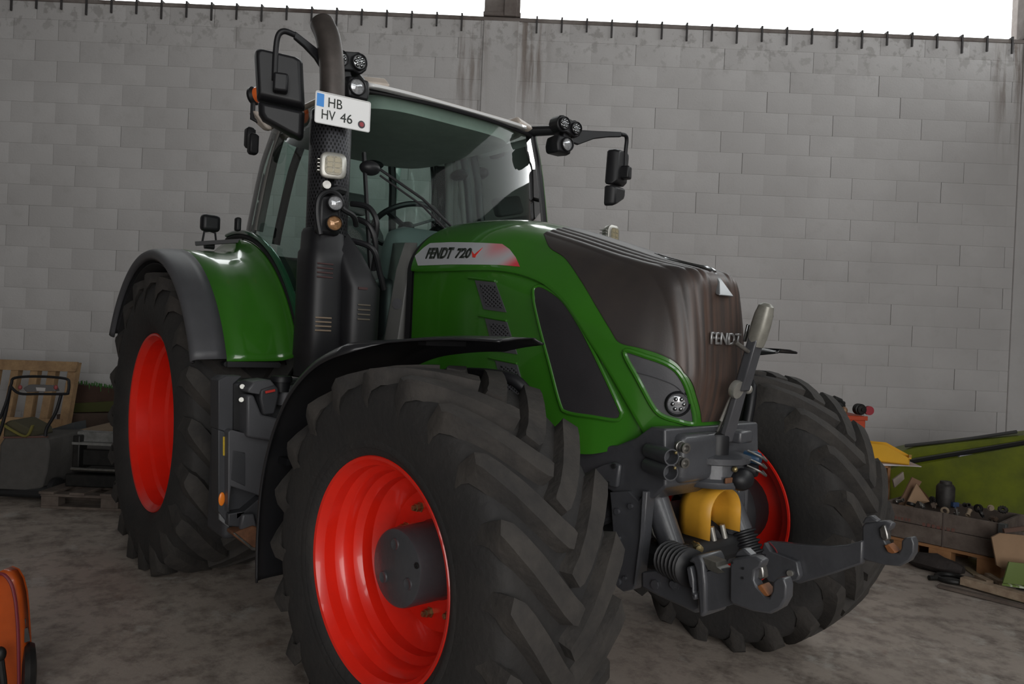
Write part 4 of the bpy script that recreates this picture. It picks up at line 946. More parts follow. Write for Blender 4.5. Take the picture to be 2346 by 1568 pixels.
for s in (-1, 1):
    G().prism([V((.13, s * .313, .975)), V((.13, s * .313, .995)), V((.21, s * .313, 1.035)), V((.27, s * .313, 1.055)), V((.30, s * .313, 1.05)), V((.29, s * .313, .955)), V((.2, s * .313, .955))], (0, s * .022, 0)).build('casting_web', GREYC, fs, bevel=.01)
    for a, b in ((.272, 1.04), (.245, .965)): G().cyl((a, s * .33, b), (a, s * .343, b), .010, 10).build('casting_bolt', BLACKM, fs)
# nose block with couplings
nb = G(); nb.box((.49, -.13, 1.10), (.11, .26, .19)); nb = nb.build('coupling_block', GREYC, TR, bevel=.03, seg=3)
for i, (px, py) in enumerate(((1572, 1028), (1570, 1062))):
    c = at(px, py, x=.60); d = V((.96, -.2, -.05))
    G().lathe([(.001, 0), (.02, 0), (.02, .012), (.017, .014), (.02, .018), (.017, .023), (.02, .028), (.017, .033), (.02, .038), (.02, .046), (.012, .047), (.011, .03), (.001, .03)], c - d * .045, d, 18).build('hydraulic_coupling', STEEL, nb)
for px, py in ((1537, 1048), (1535, 1083)):
    c = at(px, py, x=.575); d = V((.9, -.35, 0)).normalized()
    G().lathe([(.03, -.16), (.032, -.02), (.031, .006), (.026, .006), (.024, -.05), (.001, -.05)], c, d, 20).build('coupling_socket', GREYC, nb)
for px, py in ((1548, 1038), (1546, 1073)): G().ell(at(px, py, x=.585), .007).build('grease_nipple', BRASS, nb)
# upper bracket: flanged drum below the top link
tb = G().lathe([(.10, .97), (.14, .975), (.148, .985), (.148, 1.0), (.135, 1.012), (.132, 1.065), (.158, 1.072), (.16, 1.095), (.12, 1.105), (.001, 1.105)], (.465, .03, 0), (0, 0, 1), 36).build('linkage_head', GREYC, TR)
G().lathe([(.045, 1.10), (.052, 1.105), (.052, 1.175), (.048, 1.185), (.03, 1.19), (.001, 1.19)], (.515, -.01, 0), (0, 0, 1), 24).build('linkage_pin', BLACKP, tb)
G().ell((.60, .045, 1.01), (.05, .06, .045)).build('dust_cap', BLACKP, tb)
for dy, dz, m_ in ((.135, .03, BLACKP), (.155, .075, mat('blue_coupling', (.02, .06, .12), .4))):
    G().lathe([(.001, -.05), (.028, -.05), (.03, .0), (.024, .015), (.001, .016)], (.60, dy, 1.01 + dz), (1, .3, 0), 16).build('trailer_coupling', m_, tb)
for k in range(3): G().tube(spline([(.59, .10, 1.12 - .03 * k), (.63, .13, 1.1 - .03 * k), (.635, .17, 1.08 - .03 * k), (.6, .2, 1.09 - .03 * k)], 4), .005, 6).build('wire_catch', STEEL, tb)
G().box((.56, .085, 1.175), (.07, .09, .05)).build('bracket_cheek', GREYC, tb, bevel=.01)
G().ell((.605, -.005, 1.055), .012).build('grease_nipple', BRASS, tb)
G().box((.597, .0, 1.012), (.01, .11, .022)).build('rust_patch_plate', RUST, tb, bevel=.004)
# top link
t0, t1 = at(1668, 1003, y=.02), at(1744, 738, y=.02); d = (t1 - t0).normalized(); side = V((0, 1, 0)); nrm = d.cross(side).normalized()
def tl_(u, v_, w_=0.): return t0 + d * u + side * v_ + nrm * w_
L_ = (t1 - t0).length
tk = G().prism([tl_(.20, -.030, -.02), tl_(.20, .026, -.02), tl_(.40, .028, -.02), tl_(.42, -.028, -.02)], nrm * .04).build('top_link', GREYC, TR, bevel=.008, label='slotted grey top link')
G().prism([tl_(.235, -.014, .024), tl_(.23, -.004, .024), tl_(.235, .006, .024), tl_(.40, .010, .024), tl_(.41, -.012, .024)], nrm * .003).build('link_slot', BLACKM, tk)
G().tube([tl_(.40, .012, .024), tl_(.24, .008, .024), tl_(.228, -.004, .024), tl_(.24, -.017, .024), tl_(.41, -.014, .024)], .0035, 6).build('slot_edge', STEEL, tk)
hd = []
for u_, hw_, th in ((.385, .030, .030), (.42, .036, .034), (.47, .034, .036), (.51, .033, .034), (.545, .026, .028), (.556, .012, .014)):
    hd.append([tl_(u_, hw_ * math.copysign(abs(math.cos(a)) ** .8, math.cos(a)) + .004, th * math.copysign(abs(math.sin(a)) ** .8, math.sin(a))) for a in [2 * PI * k / 20 for k in range(20)]])
hk_ = G().loft(hd).build('catch_hook', mat('sand_cast_hook', (.33, .32, .28), .4, metal=.35, var=.35, vscale=18), tk, label='pale cast catch hook')
G().prism([tl_(.40, .03, .0), tl_(.45, .055, .0), tl_(.49, .05, .0), tl_(.50, .03, .0)], nrm * .03).build('hook_cheek', MATS['sand_cast_hook'], tk, bevel=.008)
G().ell(tl_(.505, .055, .01), (.018, .022, .018)).build('hook_pin', BLACKP, tk)
G().prism([tl_(.46, -.03, .034), tl_(.46, -.015, .034), tl_(.39, -.012, .03), tl_(.39, -.03, .03)], nrm * .008).build('hook_rib', CHROME, tk, bevel=.003)
G().cyl(tl_(.36, -.03, .0), tl_(.39, -.105, .02), .009, 10).build('locking_pin', STEEL, tk)
G().lathe([(.001, -.012), (.035, -.012), (.038, 0), (.035, .012), (.001, .012)], tl_(.205, -.038, 0), nrm, 18).build('pivot_boss', ALU, tk)
G().ell(tl_(.205, .04, .0), (.02, .018, .02)).build('pivot_nut', ALU, tk)
G().prism([tl_(-.02, -.04, -.01), tl_(-.02, .03, -.01), tl_(.21, .022, -.01), tl_(.21, -.035, -.01)], nrm * .025).build('link_mount', GREYP, tk, bevel=.006)
for a, b in (((.19, -.005, .03), (.06, -.035, .03)), ((.17, .012, .035), (-.10, -.012, .06))): G().cyl(tl_(*a), tl_(*b), .007, 8).build('tension_rod', ALU, tk)
# power take-off guard: yellow inverted U shell with a back plate
pc = V((.545, .02, .868)); rr_ = .105
def ush(x_, k=1.): 
    P = [V((x_, pc.y - rr_ * k, .772))]
    for a in range(0, 181, 10): P.append(V((x_, pc.y - rr_ * k * math.cos(math.radians(a)), pc.z + .105 * k * math.sin(math.radians(a)) * .95)))
    P.append(V((x_, pc.y + rr_ * k, .782))); return P
g = G(); g.grid([ush(.40, .92), ush(.44, .97), ush(.50, 1.0), ush(.557, 1.0)]); pto = g.build('pto_guard', YELLOWP, TR, solid=.006, sharp=60, label='yellow plastic shaft guard')
P = ush(.415, .93); g = G(); g.prism([V((.415, p.y, max(p.z, .815))) for p in P], (.004, 0, 0)); g.build('guard_back', YELLOWP, pto)
g = G().lathe([(.028, 0), (.028, .008), (.001, .008)], (.417, .03, .87), (1, 0, 0), 18); g.build('shaft_hole', BLACKM, pto)
# vertical side brackets
VB = [(1396, 1128), (1440, 1126), (1462, 1150), (1478, 1125), (1482, 1128), (1474, 1230), (1462, 1330), (1450, 1352), (1428, 1357), (1412, 1345), (1408, 1330), (1404, 1230), (1400, 1170)]
g = plate(VB, (0, .05, 0), y=-.335); vb = pair(g, 'linkage_bracket', GREYC, TR, bevel=.012)
for px, py, r in ((1447, 1160, .010), (1416, 1172, .012), (1420, 1233, .008), (1420, 1252, .008), (1418, 1333, .014), (1434, 1325, .008)):
    c = at(px, py, y=-.337); pair(G().cyl(c, c + V((0, -.012, 0)), r, 12), 'bracket_bolt', GREYC, vb)
g = G(); g.tube([at(1476, 1126, y=-.345), at(1470, 1230, y=-.345), at(1456, 1340, y=-.345)], .008, 6); pair(g, 'bracket_flange', GREYC, vb)
# lift cylinders with bellows
c0, c1 = at(1492, 1110, y=-.23), at(1548, 1275, y=-.23); dd = (c1 - c0).normalized()
lc = pair(G().cyl(c0, c1, .049, 26), 'lift_cylinder', GREYC, TR, label='anthracite lift cylinder')
pr = []
for k in range(25): pr.append((.050 + .012 * (k % 4 in (1, 2)), .0 + .0055 * k))
pair(G().lathe([(.001, 0)] + pr + [(.001, .132)], c1 - dd * .035, dd, 26), 'rubber_bellows', BLACKP, lc)
for k, (a, b) in enumerate((((1482, 1175), (1500, 1240)), ((1488, 1170), (1508, 1225)))):
    p, q = at(*a, y=-.20 + .03 * k), at(*b, y=-.20 + .03 * k); pair(G().tube([p, lerp(p, q, .8), q + V((.03, 0, -.01))], .006, 8), 'hydraulic_pipe', STEEL, lc)
p = at(1505, 1245, y=-.2); pair(G().cyl(p + V((-.01, 0, 0)), p + V((.025, 0, -.01)), .016, 6), 'pipe_union', BRASS, lc)
p = at(1600, 1256, y=-.24); pair(G().lathe([(.001, -.05), (.008, -.05), (.010, -.02), (.015, -.018), (.015, .0), (.013, .002), (.015, .006), (.013, .01), (.015, .014), (.001, .016)], p, (.8, -.5, -.1), 12), 'hose_fitting', BRASS, lc, False)
# rocker plates and swivel clamps
RP = [(1466, 1312), (1500, 1308), (1560, 1305), (1592, 1302), (1606, 1330), (1606, 1400), (1590, 1408), (1560, 1392), (1500, 1365), (1466, 1348)]
rp = pair(plate(RP, (0, .07, 0), y=-.405), 'rocker_arm', GREYC, TR, False, bevel=.012)
for px, py, r in ((1502, 1340, .017), (1548, 1338, .022), (1548, 1338, .013)):
    c = at(px, py, y=-.407); pair(G().cyl(c, c + V((0, -.008 if r > .014 else -.02, 0)), r, 8), 'rocker_bolt', GREYC, rp, False)
CL = [(1575, 1288), (1585, 1275), (1602, 1272), (1610, 1290), (1615, 1340), (1616, 1405), (1610, 1416), (1600, 1412), (1598, 1360), (1594, 1310), (1588, 1292)]
cl = pair(plate(CL, (0, .13, 0), y=-.47), 'swivel_clamp', GREYC, TR, False, bevel=.014, seg=3)
pair(plate([(1572, 1300), (1582, 1298), (1588, 1330), (1588, 1360), (1594, 1362), (1594, 1375), (1586, 1376), (1580, 1350)], (0, .05, 0), y=-.475), 'clamp_lug', GREYC, cl, False, bevel=.008)
pair(plate([(1608, 1278), (1622, 1283), (1640, 1290), (1642, 1300), (1660, 1312), (1645, 1315), (1622, 1306)], (0, .06, 0), y=-.46), 'clamp_latch', mat('pale_steel_paint', (.14, .135, .12), .4, metal=.3, var=.4, vscale=25), cl, False, bevel=.006)
pair(G().lathe([(.05, 0)] + [(.055 + .012 * (k % 4 in (1, 2)), .006 * k) for k in range(1, 26)] + [(.045, .16), (.001, .16)], at(1555, 1300, y=-.36) - V((.05, 0, -.02)), (1, -.35, .05), 20), 'cylinder_bellows', BLACKP, rp, False)
# lower links and catch hooks (mirrored pair)
AR = [(1765, 1238), (1800, 1241), (1850, 1247), (1905, 1250), (1950, 1246), (1985, 1236), (1984, 1290), (1920, 1312), (1838, 1336), (1820, 1326), (1760, 1302), (1748, 1290), (1752, 1262)]
def flip(P): return [V((p.x, -p.y, p.z)) for p in P]
ar = G().prism([at(a, b, y=.45) for a, b in AR], (0, -.035, 0)).build('lower_link', GREYC, TR, bevel=.008)
pair(G().prism(([at(a, b, y=.415) for a, b in ((1752, 1266), (1760, 1240), (1775, 1262), (1835, 1285), (1842, 1318), (1836, 1328), (1800, 1335), (1770, 1330), (1756, 1310))]), (0, -.035, 0)), 'link_cheek', GREYC, ar, False, bevel=.006)
c = at(1817, 1312, y=.40); G().cyl((c.x, c.y - .01, c.z), (c.x, c.y - .03, c.z), .013, 14).build('link_pin', ALU, ar)
HK = [(1672, 1290), (1677, 1280), (1700, 1276), (1730, 1276), (1746, 1286), (1741, 1300), (1729, 1308), (1727, 1332), (1736, 1352), (1750, 1368), (1762, 1370), (1768, 1356), (1769, 1335), (1778, 1326), (1795, 1325), (1801, 1343), (1800, 1372), (1788, 1394), (1764, 1408), (1725, 1402), (1678, 1386), (1671, 1378)]
hk2 = pair(plate(HK, (0, .045, 0), y=-.475), 'catch_hook', GREYC, TR, bevel=.010, seg=3, label='grey lower link catch hook')
pair(plate([(1732, 1344), (1742, 1340), (1752, 1352), (1762, 1366), (1752, 1368), (1740, 1362)], (0, .05, 0), y=-.468), 'hook_seat', mat('bare_rust_orange', (.30, .11, .035), .6, var=.4, vscale=30), hk2, bevel=.003)
pair(plate([(1680, 1278), (1688, 1262), (1702, 1256), (1712, 1266), (1722, 1275)], (0, .04, 0), y=-.46), 'hook_lever', GREYC, hk2, bevel=.006)
pair(plate([(1726, 1292), (1740, 1282), (1748, 1310), (1750, 1325), (1740, 1330), (1730, 1318)], (0, .03, 0), y=-.45), 'hook_latch', STEEL, hk2, bevel=.005)
for px, py in ((1678, 1290), (1703, 1303), (1702, 1325)):
    c = at(px, py, y=-.4755); pair(G().cyl(c, c + V((0, -.004, 0)), .004, 8), 'hook_rivet', BLACKM, hk2)
pair(plate([(1612, 1312), (1640, 1306), (1680, 1300), (1684, 1384), (1640, 1398), (1616, 1402)], (0, .10, 0), y=-.455), 'link_block', GREYC, rp, False, bevel=.012)
G().tube(spline([at(1762, 1243, y=.40), at(1778, 1262, y=.40), at(1785, 1290, y=.40), at(1775, 1305, y=.40), at(1760, 1306, y=.40)], 5), .003, 5).build('trip_cord', mat('red_cord', (.15, .01, .015), .6), ar)
# axle beam, hubs, steering cylinder, bellows shafts
ab = G(); ab.tube([V((-.02, -.60, .66)), V((-.02, -.3, .64)), V((-.02, 0, .62)), V((-.02, .3, .64)), V((-.02, .60, .66))], [.10, .12, .19, .12, .10], 18); ab = ab.build('front_axle', mat('axle_dark', (.035, .036, .040), .55, var=.3), TR)
for s in (-1, 1):
    AXD = MATS['axle_dark']
    G().lathe([(.13, .55), (.17, .6), (.2, .66), (.235, .72), (.235, .76), (.20, .80), (.19, .95), (.001, .95)], (0, 0, .69), (0, s, 0), 28).build('axle_hub_carrier', AXD, ab)
    G().tube([V((.22, s * .2, .66)), V((.22, s * .5, .66)), V((.18, s * .7, .67))], [.035, .022, .022], 12).build('steering_cylinder', AXD, ab)
    for k in range(3): G().tube(spline([(.12, s * (.15 + .05 * k), .95), (.22, s * (.22 + .05 * k), .85), (.2, s * (.42 + .04 * k), .8 + .05 * k), (.08, s * .6, .86 + .03 * k)], 5), .02, 8).build('axle_hose', BLACKP, ab)
    for k in range(2): G().ell((.12 + .03 * k, s * (.62 + .03 * k), .83 + .11 * k), (.07, .09, .05)).build('axle_casting', AXD, ab)
for k in range(4): G().tube(spline([(.40, .02 + .05 * k, .80), (.47, .03 + .05 * k, .76), (.48, .05 + .05 * k, .68), (.40, .1 + .03 * k, .62)], 5), .016 + .004 * (k % 2), 8).build('front_hose', BLACKP, TR)
for k in range(2): G().cyl((.49, .02 + .075 * k, .80), (.50, .03 + .075 * k, .745), .012, 10).build('hose_ferrule', ALU, TR)
G().lathe([(.05, 0), (.06, .01), (.05, .02), (.06, .03), (.05, .04), (.06, .05), (.05, .06), (.001, .06)], (.36, .2, .72), (.6, .6, 0), 18).build('rubber_bellows', BLACKP, TR)
G().box((.42, .02, .70), (.2, .6, .1)).build('linkage_shaft', BLACKM, TR, bevel=.03)
# ---------------------------------------------------------------- tank, battery box and step on the right side
TANKM = mat('tank_dark_plastic', (.040, .041, .046), .5, var=.15, bump=.05, bscale=120)
tk_ = G().box((-1.62, -1.0, .855), (.26, .50, .80)).build('fuel_tank', TANKM, TR, bevel=.03, seg=3)
G().box((-1.60, -1.225, 1.09), (.20, .06, .34)).build('tank_shoulder', TANKM, tk_, bevel=.02)
G().box((-1.60, 1.0, .855), (.30, .50, .80)).build('fuel_tank', TANKM, TR, bevel=.03, seg=3)
def fx(px, depth, m, name, parent, x, bevel=.008, **k): return plate(px, (-depth, 0, 0), x=x).build(name, m, parent, bevel=bevel, **k)
fx([(500, 872), (516, 862), (556, 862), (536, 880), (535, 993), (529, 994), (500, 985)], .12, TANKM, 'tank_top_cover', tk_, -1.46)
fx([(500, 985), (526, 993), (526, 1178), (522, 1200), (500, 1172)], .10, TANKM, 'tank_side_strip', tk_, -1.455, .004)
st1 = fx([(511, 1001), (521, 1001), (520, 1046), (511, 1044)], .002, mat('yellow_sticker', (.62, .42, .02), .5, var=.3, vscale=60), 'warning_sticker', tk_, -1.452, 0, label='yellow warning sticker')
c = at(508, 1144, x=-1.452); G().ell(c, (.006, .016, .034)).build('side_reflector', mat('orange_reflector', (.85, .22, .02), .25), tk_, label='orange side reflector')
bb_ = fx([(530, 985), (566, 995), (566, 1000), (600, 1006), (640, 1010), (640, 1080), (598, 1138), (530, 1115), (523, 1175), (523, 990)], .16, GREYP, 'battery_box', TR, -1.40)
fx([(534, 1033), (562, 1038), (562, 1115), (530, 1100)], .006, TANKM, 'box_recess', bb_, -1.397, .004)
fx([(566, 905), (582, 905), (600, 950), (640, 960), (640, 1015), (566, 1002)], .14, GREYP, 'box_shoulder', bb_, -1.36, .012)
fx([(535, 880), (570, 895), (567, 990), (535, 985)], .02, BLACKM, 'tank_gap', tk_, -1.455, 0)
fx([(568, 892), (582, 875), (620, 870), (632, 884), (600, 895), (596, 905), (568, 900)], .16, GREYP, 'filler_shelf', bb_, -1.34, .008)
fx([(597, 893), (628, 880), (640, 892), (640, 910), (630, 950), (604, 952), (596, 915)], .10, TANKM, 'filler_pocket', bb_, -1.345, .01)
c = at(619, 897, x=-1.335); G().box(c, (.004, .05, .012), None, (0, 1, .2)).build('red_mark', mat('red_mark_paint', (.5, .03, .02), .5), bb_)
c = at(645, 862, x=-1.42); G().lathe([(.001, 0), (.05, 0), (.055, -.01), (.055, -.03), (.045, -.032), (.042, -.08), (.001, -.08)], c, (0, 0, 1), 24).build('filler_cap', BLACKP, bb_)
c = at(655, 900, x=-1.45); G().lathe([(.06, -.06), (.06, .02), (.04, .04), (.001, .04)], c, (0, 0, 1), 20).build('filler_neck', GREYP, bb_)
for px, py in ((556, 888), (554, 918)): c = at(px, py, x=-1.43); G().cyl(c, c + V((.02, -.01, .006)), .012, 12).build('tank_screw', ALU, tk_)
fx([(523, 1178), (560, 1172), (598, 1140), (600, 1200), (560, 1210), (523, 1206)], .14, TANKM, 'lower_guard', bb_, -1.42)
stp = fx([(535, 1222), (580, 1205), (594, 1210), (602, 1222), (602, 1258), (580, 1262), (536, 1228)], .10, RUST, 'step_tread', TR, -1.36, .006, label='rusty access step')
fx([(550, 1215), (556, 1180), (582, 1178), (588, 1205), (594, 1212)], .03, GREYP, 'step_hanger', stp, -1.37)
fx([(535, 1222), (540, 1222), (580, 1255), (602, 1258), (602, 1263), (578, 1262)], .012, STEEL, 'step_edge', stp, -1.352, .002)
fx([(503, 1165), (527, 1176), (525, 1210), (503, 1192)], .02, GREYL, 'mud_flap', TR, -1.47, .004)

# ---------------------------------------------------------------- things along the back wall, left of the tractor
WOOD = mat('pale_pallet_wood', (.42, .27, .14), .8, col2=(.26, .16, .085), vscale=9, bump=.15, bscale=30)
WOODD = mat('grey_old_wood', (.15, .12, .10), .85, col2=(.08, .06, .05), vscale=8, bump=.2, bscale=30)
WOODO = mat('orange_pine', (.36, .18, .075), .75, col2=(.24, .11, .045), vscale=7)
CARD = mat('cardboard', (.33, .21, .125), .85, var=.2, vscale=5)
LIME = mat('lime_green_paint', (.20, .24, .012), .45, col2=(.10, .125, .015), vscale=2.2, coat=.3)
ZINC = mat('galvanised_beam', (.30, .30, .29), .5, metal=.5, var=.45, vscale=14)
GRIME = mat('greasy_black_steel', (.025, .024, .023), .5, metal=.4, var=.5, vscale=20)
CANVAS = mat('grey_catcher_cloth', (.085, .08, .075), .95, var=.2, vscale=12, bump=.2, bscale=60)
DKGREEN = mat('dark_green_panel', (.035, .055, .035), .7, var=.25)
def hbox(g, a, b, z, da, db, dz, rz=0., tilt=None):
    ex = RH * math.cos(rz) + FH * math.sin(rz); ey = FH * math.cos(rz) - RH * math.sin(rz); return g.box(hall(a, b, z), (da, db, dz), ex, ey)
def pallet(name, a, b, z, la, lb, m, label, M=None, rz=0.):
    """flat pallet: three runners of blocks, deck boards across, skids; a,b = centre"""
    o = empty(name, hall(a, b, z)); tag(o, label, 'pallet')
    ex = RH * math.cos(rz) + FH * math.sin(rz); ey = FH * math.cos(rz) - RH * math.sin(rz)
    c = hall(a, b, z)
    def bx(u, v_, h, du, dv, dh, nm): G().box(c + ex * u + ey * v_ + ZU * h, (du, dv, dh), ex, ey).build(nm, m, o, bevel=.003)
    for v_ in (-.45, 0, .45): bx(0, v_ * (lb - .1), .011, la, .1, .022, 'skid')
    for v_ in (-.45, 0, .45):
        for u in (-.5, 0, .5): bx(u * (la - .14), v_ * (lb - .1), .061, .14, .1, .078, 'block')
        bx(0, v_ * (lb - .1), .111, la, .12, .022, 'stringer_board')
    for k in range(5): bx(lerp(-.5, .5, k / 4) * (la - .12), 0, .133, .12, lb, .022, 'deck_board')
    return o
pallet('floor_pallet', -3.18, 6.42, 0, 1.1, .8, WOODD, 'dark dirty pallet lying flat on the floor beside the rear wheel')
# steel bench frame on the pallet
o = empty('steel_bench', hall(-3.15, 6.4, .144)); tag(o, 'low steel bench with galvanised top beam resting on the dark pallet', 'bench')
g = G(); hbox(g, -3.1, 6.35, .545, 1.0, .10, .10); g.build('zinc_beam', ZINC, o, bevel=.006)
hbox(G(), -3.1, 6.30, .505, 1.0, .14, .02).build('beam_flange', ZINC, o)
hbox(G(), -3.12, 6.45, .38, 1.0, .3, .14).build('black_box_section', GRIME, o, bevel=.01)
hbox(G(), -3.1, 6.25, .285, .98, .04, .03).build('front_rail', GRIME, o, bevel=.004)
g = G(); g.cyl(hall(-3.58, 6.2, .30), hall(-2.7, 6.2, .30), .014, 10); g.build('bright_rod', STEEL, o)
hbox(G(), -3.14, 6.42, .20, 1.0, .4, .105).build('base_channel', GRIME, o, bevel=.01)
g = G(); g.cyl(hall(-2.74, 6.19, .24), hall(-2.74, 6.17, .24), .02, 10); g.build('bolt_head', STEEL, o)
g = hbox(G(), -3.57, 6.3, .42, .06, .12, .30); g.build('end_plate', GRIME, o, bevel=.01)
# leaning pallet
o = empty('leaning_pallet', hall(-4.9, 7.75, 0)); tag(o, 'pale wooden pallet leaning upright against the wall', 'pallet')
def lean(px, py, t=0.): return at(px, py, b=7.62 + t + .1 * (1020 - py) / 200)
def board(poly, name, t=0., th=.03): G().prism([lean(a, b_, t) for a, b_ in poly], FH * th).build(name, WOOD, o, bevel=.003)
board([(-60, 822), (177, 830), (172, 852), (-60, 846)], 'deck_board', -.03)
board([(-60, 952), (140, 962), (136, 982), (-60, 974)], 'deck_board', -.03)
for x0, x1, w_ in ((28, -8, 17), (72, 42, 17), (113, 78, 18), (158, 126, 19)): board([(x0, 832), (x0 + w_, 832), (x1 + w_, 1022), (x1, 1022)], 'stringer_board', 0., .08)
for x0, x1, w_ in ((-20, -50, 17),): board([(x0, 832), (x0 + w_, 832), (x1 + w_, 1022), (x1, 1022)], 'stringer_board', 0., .08)
board([(-60, 1150), (110, 1160), (106, 1185), (-60, 1176)], 'deck_board', -.03)
for x0, x1, w_ in ((-8, -30, 17), (42, 14, 17), (78, 50, 18), (126, 100, 19)): board([(x0, 1022), (x0 + w_, 1022), (x1 + w_, 1200), (x1, 1200)], 'stringer_board', 0., .08)
# lawn mower: handle loop with console and catcher
o = empty('lawn_mower', hall(-3.98, 6.25, 0)); tag(o, 'walk-behind mower with black push handle and grey grass catcher', 'mower')
HB_ = 6.25
c8 = [(-6, 1130), (-2, 1020), (8, 1003), (108, 1003), (112, 1030), (106, 1080), (95, 1120), (60, 1128), (10, 1130)]
g = G(); F_ = [at(a, b_, b=HB_ - .05) for a, b_ in c8]; g.prism(F_, FH * .55); g.build('grass_catcher', CANVAS, o, bevel=.02, label='grey cloth grass catcher')
G().tube([at(8, 1003, b=HB_ - .06), at(110, 1001, b=HB_ - .06)], .008, 6).build('catcher_rim', mat('catcher_rim_rust', (.12, .06, .05), .7), o)
lp = [(0, 960), (15, 920), (26, 880), (35, 866), (90, 863), (150, 868), (158, 880), (156, 898), (150, 903), (90, 903), (45, 902), (24, 885)]
G().tube(spline([at(a, b_, b=HB_ - .12) for a, b_ in lp], 5), .011, 8).build('handle_loop', BLACKP, o)
G().tube(spline([at(a, b_, b=HB_ - .1) for a, b_ in ((140, 905), (128, 945), (108, 980), (104, 1000))], 5), .013, 8).build('handle_tube', BLACKP, o)
G().tube(spline([at(a, b_, b=HB_ - .1) for a, b_ in ((24, 885), (14, 940), (2, 985), (-8, 1010))], 5), .013, 8).build('handle_tube', BLACKP, o)
G().prism([at(a, b_, b=HB_ - .1) for a, b_ in ((52, 890), (65, 882), (122, 884), (128, 897), (60, 899))], FH * .06).build('handle_console', mat('console_grey', (.10, .095, .095), .6), o, bevel=.008)
G().prism([at(a, b_, b=HB_ - .105) for a, b_ in ((82, 888), (104, 889), (103, 897), (84, 896))], FH * .01).build('console_sticker', mat('sticker_pale', (.4, .38, .37), .6), o)
for x0 in (46, 128): G().ell(at(x0, 888, b=HB_ - .1), (.016, .016, .02)).build('red_grip', mat('grip_red', (.25, .05, .05), .6), o)
G().tube(spline([at(a, b_, b=HB_ - .07) for a, b_ in ((0, 968), (25, 985), (60, 1000), (75, 975))], 5), .02, 8, flat=.5).build('yellow_strap', mat('olive_strap', (.16, .14, .03), .85), o)
G().prism([at(a, b_, b=HB_) for a, b_ in ((8, 970), (25, 962), (70, 985), (75, 1003), (5, 1003))], FH * .3).build('catcher_lid', mat('olive_cloth', (.07, .062, .035), .9), o, bevel=.02)
g = G(); hbox(g, -4.0, 6.5, .09, .5, .6, .10); g.build('mower_deck', BLACKM, o, bevel=.03)
for a_, b2 in ((-4.27, 6.3), (-3.76, 6.3)):
    g = G(); g.lathe([(.001, -.03), (.08, -.03), (.1, -.02), (.1, .02), (.08, .03), (.001, .03)], hall(a_, b2, .1), RH, 20); g.build('mower_wheel', BLACKM, o)
# green bristled broom roller, planks and crate behind
o = empty('brush_roller', hall(-3.75, 8.15, 0)); tag(o, 'brown beam with a fringe of green bristles leaning by the wall', 'brush')
P0, P1 = at(150, 880, b=8.15), at(330, 905, b=8.15)
g = G(); g.prism([at(150, 878, b=8.15), at(330, 900, b=8.15), at(330, 1010, b=8.15), at(150, 960, b=8.15)], FH * .12); g.build('brush_beam', mat('brown_felt', (.075, .040, .028), .9, var=.3), o)
g = G(); rb = random.Random(5)
for k in range(90):
    t = k / 89; p = lerp(P0, P1, t) + FH * rb.uniform(0, .1); q = p + V((rb.uniform(-.01, .01), rb.uniform(-.01, .01), rb.uniform(.03, .06))); g.bar(p - ZU * .03, q, .008, .008)
tag(g.build('bristles', mat('bristle_green', (.035, .13, .02), .7), o), None, kind='stuff')
G().prism([at(160, 925, b=8.13), at(330, 915, b=8.13), at(330, 940, b=8.13), at(160, 945, b=8.13)], FH * -.05).build('olive_rail', mat('olive_rail', (.06, .065, .015), .7), o)
o = G().prism([at(130, 950, b=7.93), at(300, 948, b=7.93), at(300, 985, b=7.93), at(130, 985, b=7.93)], FH * .1).build('rough_plank', mat('brown_timber', (.10, .065, .05), .85, var=.4, vscale=6)); tag(o, 'rough brown timber beam behind the dark green crate', 'timber')
o = empty('green_crate', hall(-3.95, 7.2, 0)); tag(o, 'dark green crate topped with a tan board, left of the rear wheel', 'crate')
def lay(pts, b0): return [at(a, b_, b=b0) for a, b_ in pts]
G().prism([at(168, 990, b=7.1), at(300, 990, b=7.1), V((*at(300, 990, b=7.1).xy, 0)), V((*at(168, 990, b=7.1).xy, 0))], FH * .5).build('crate_body', DKGREEN, o, bevel=.01)
tb_ = [at(168, 988, b=7.05), at(300, 984, b=7.05), at(300, 962, b=7.6), at(262, 966, b=7.6)]
g = G(); g.add(tb_ + [p - ZU * .02 for p in tb_], [(0, 1, 2, 3), (7, 6, 5, 4), (0, 4, 5, 1), (1, 5, 6, 2), (2, 6, 7, 3), (3, 7, 4, 0)]); g.build('chipboard_lid', mat('tan_chipboard', (.30, .22, .15), .85, var=.15), o)
o = G().prism([at(112, 985, b=7.3), at(170, 968, b=7.3), at(176, 1100, b=7.3), at(112, 1100, b=7.3)], FH * .2).build('grey_case', mat('slate_case', (.07, .075, .08), .7)); tag(o, 'slate grey case standing behind the leaning pallet foot', 'case')
for v_ in o.data.vertices:
    if v_.co.z < .3: v_.co.z = 0
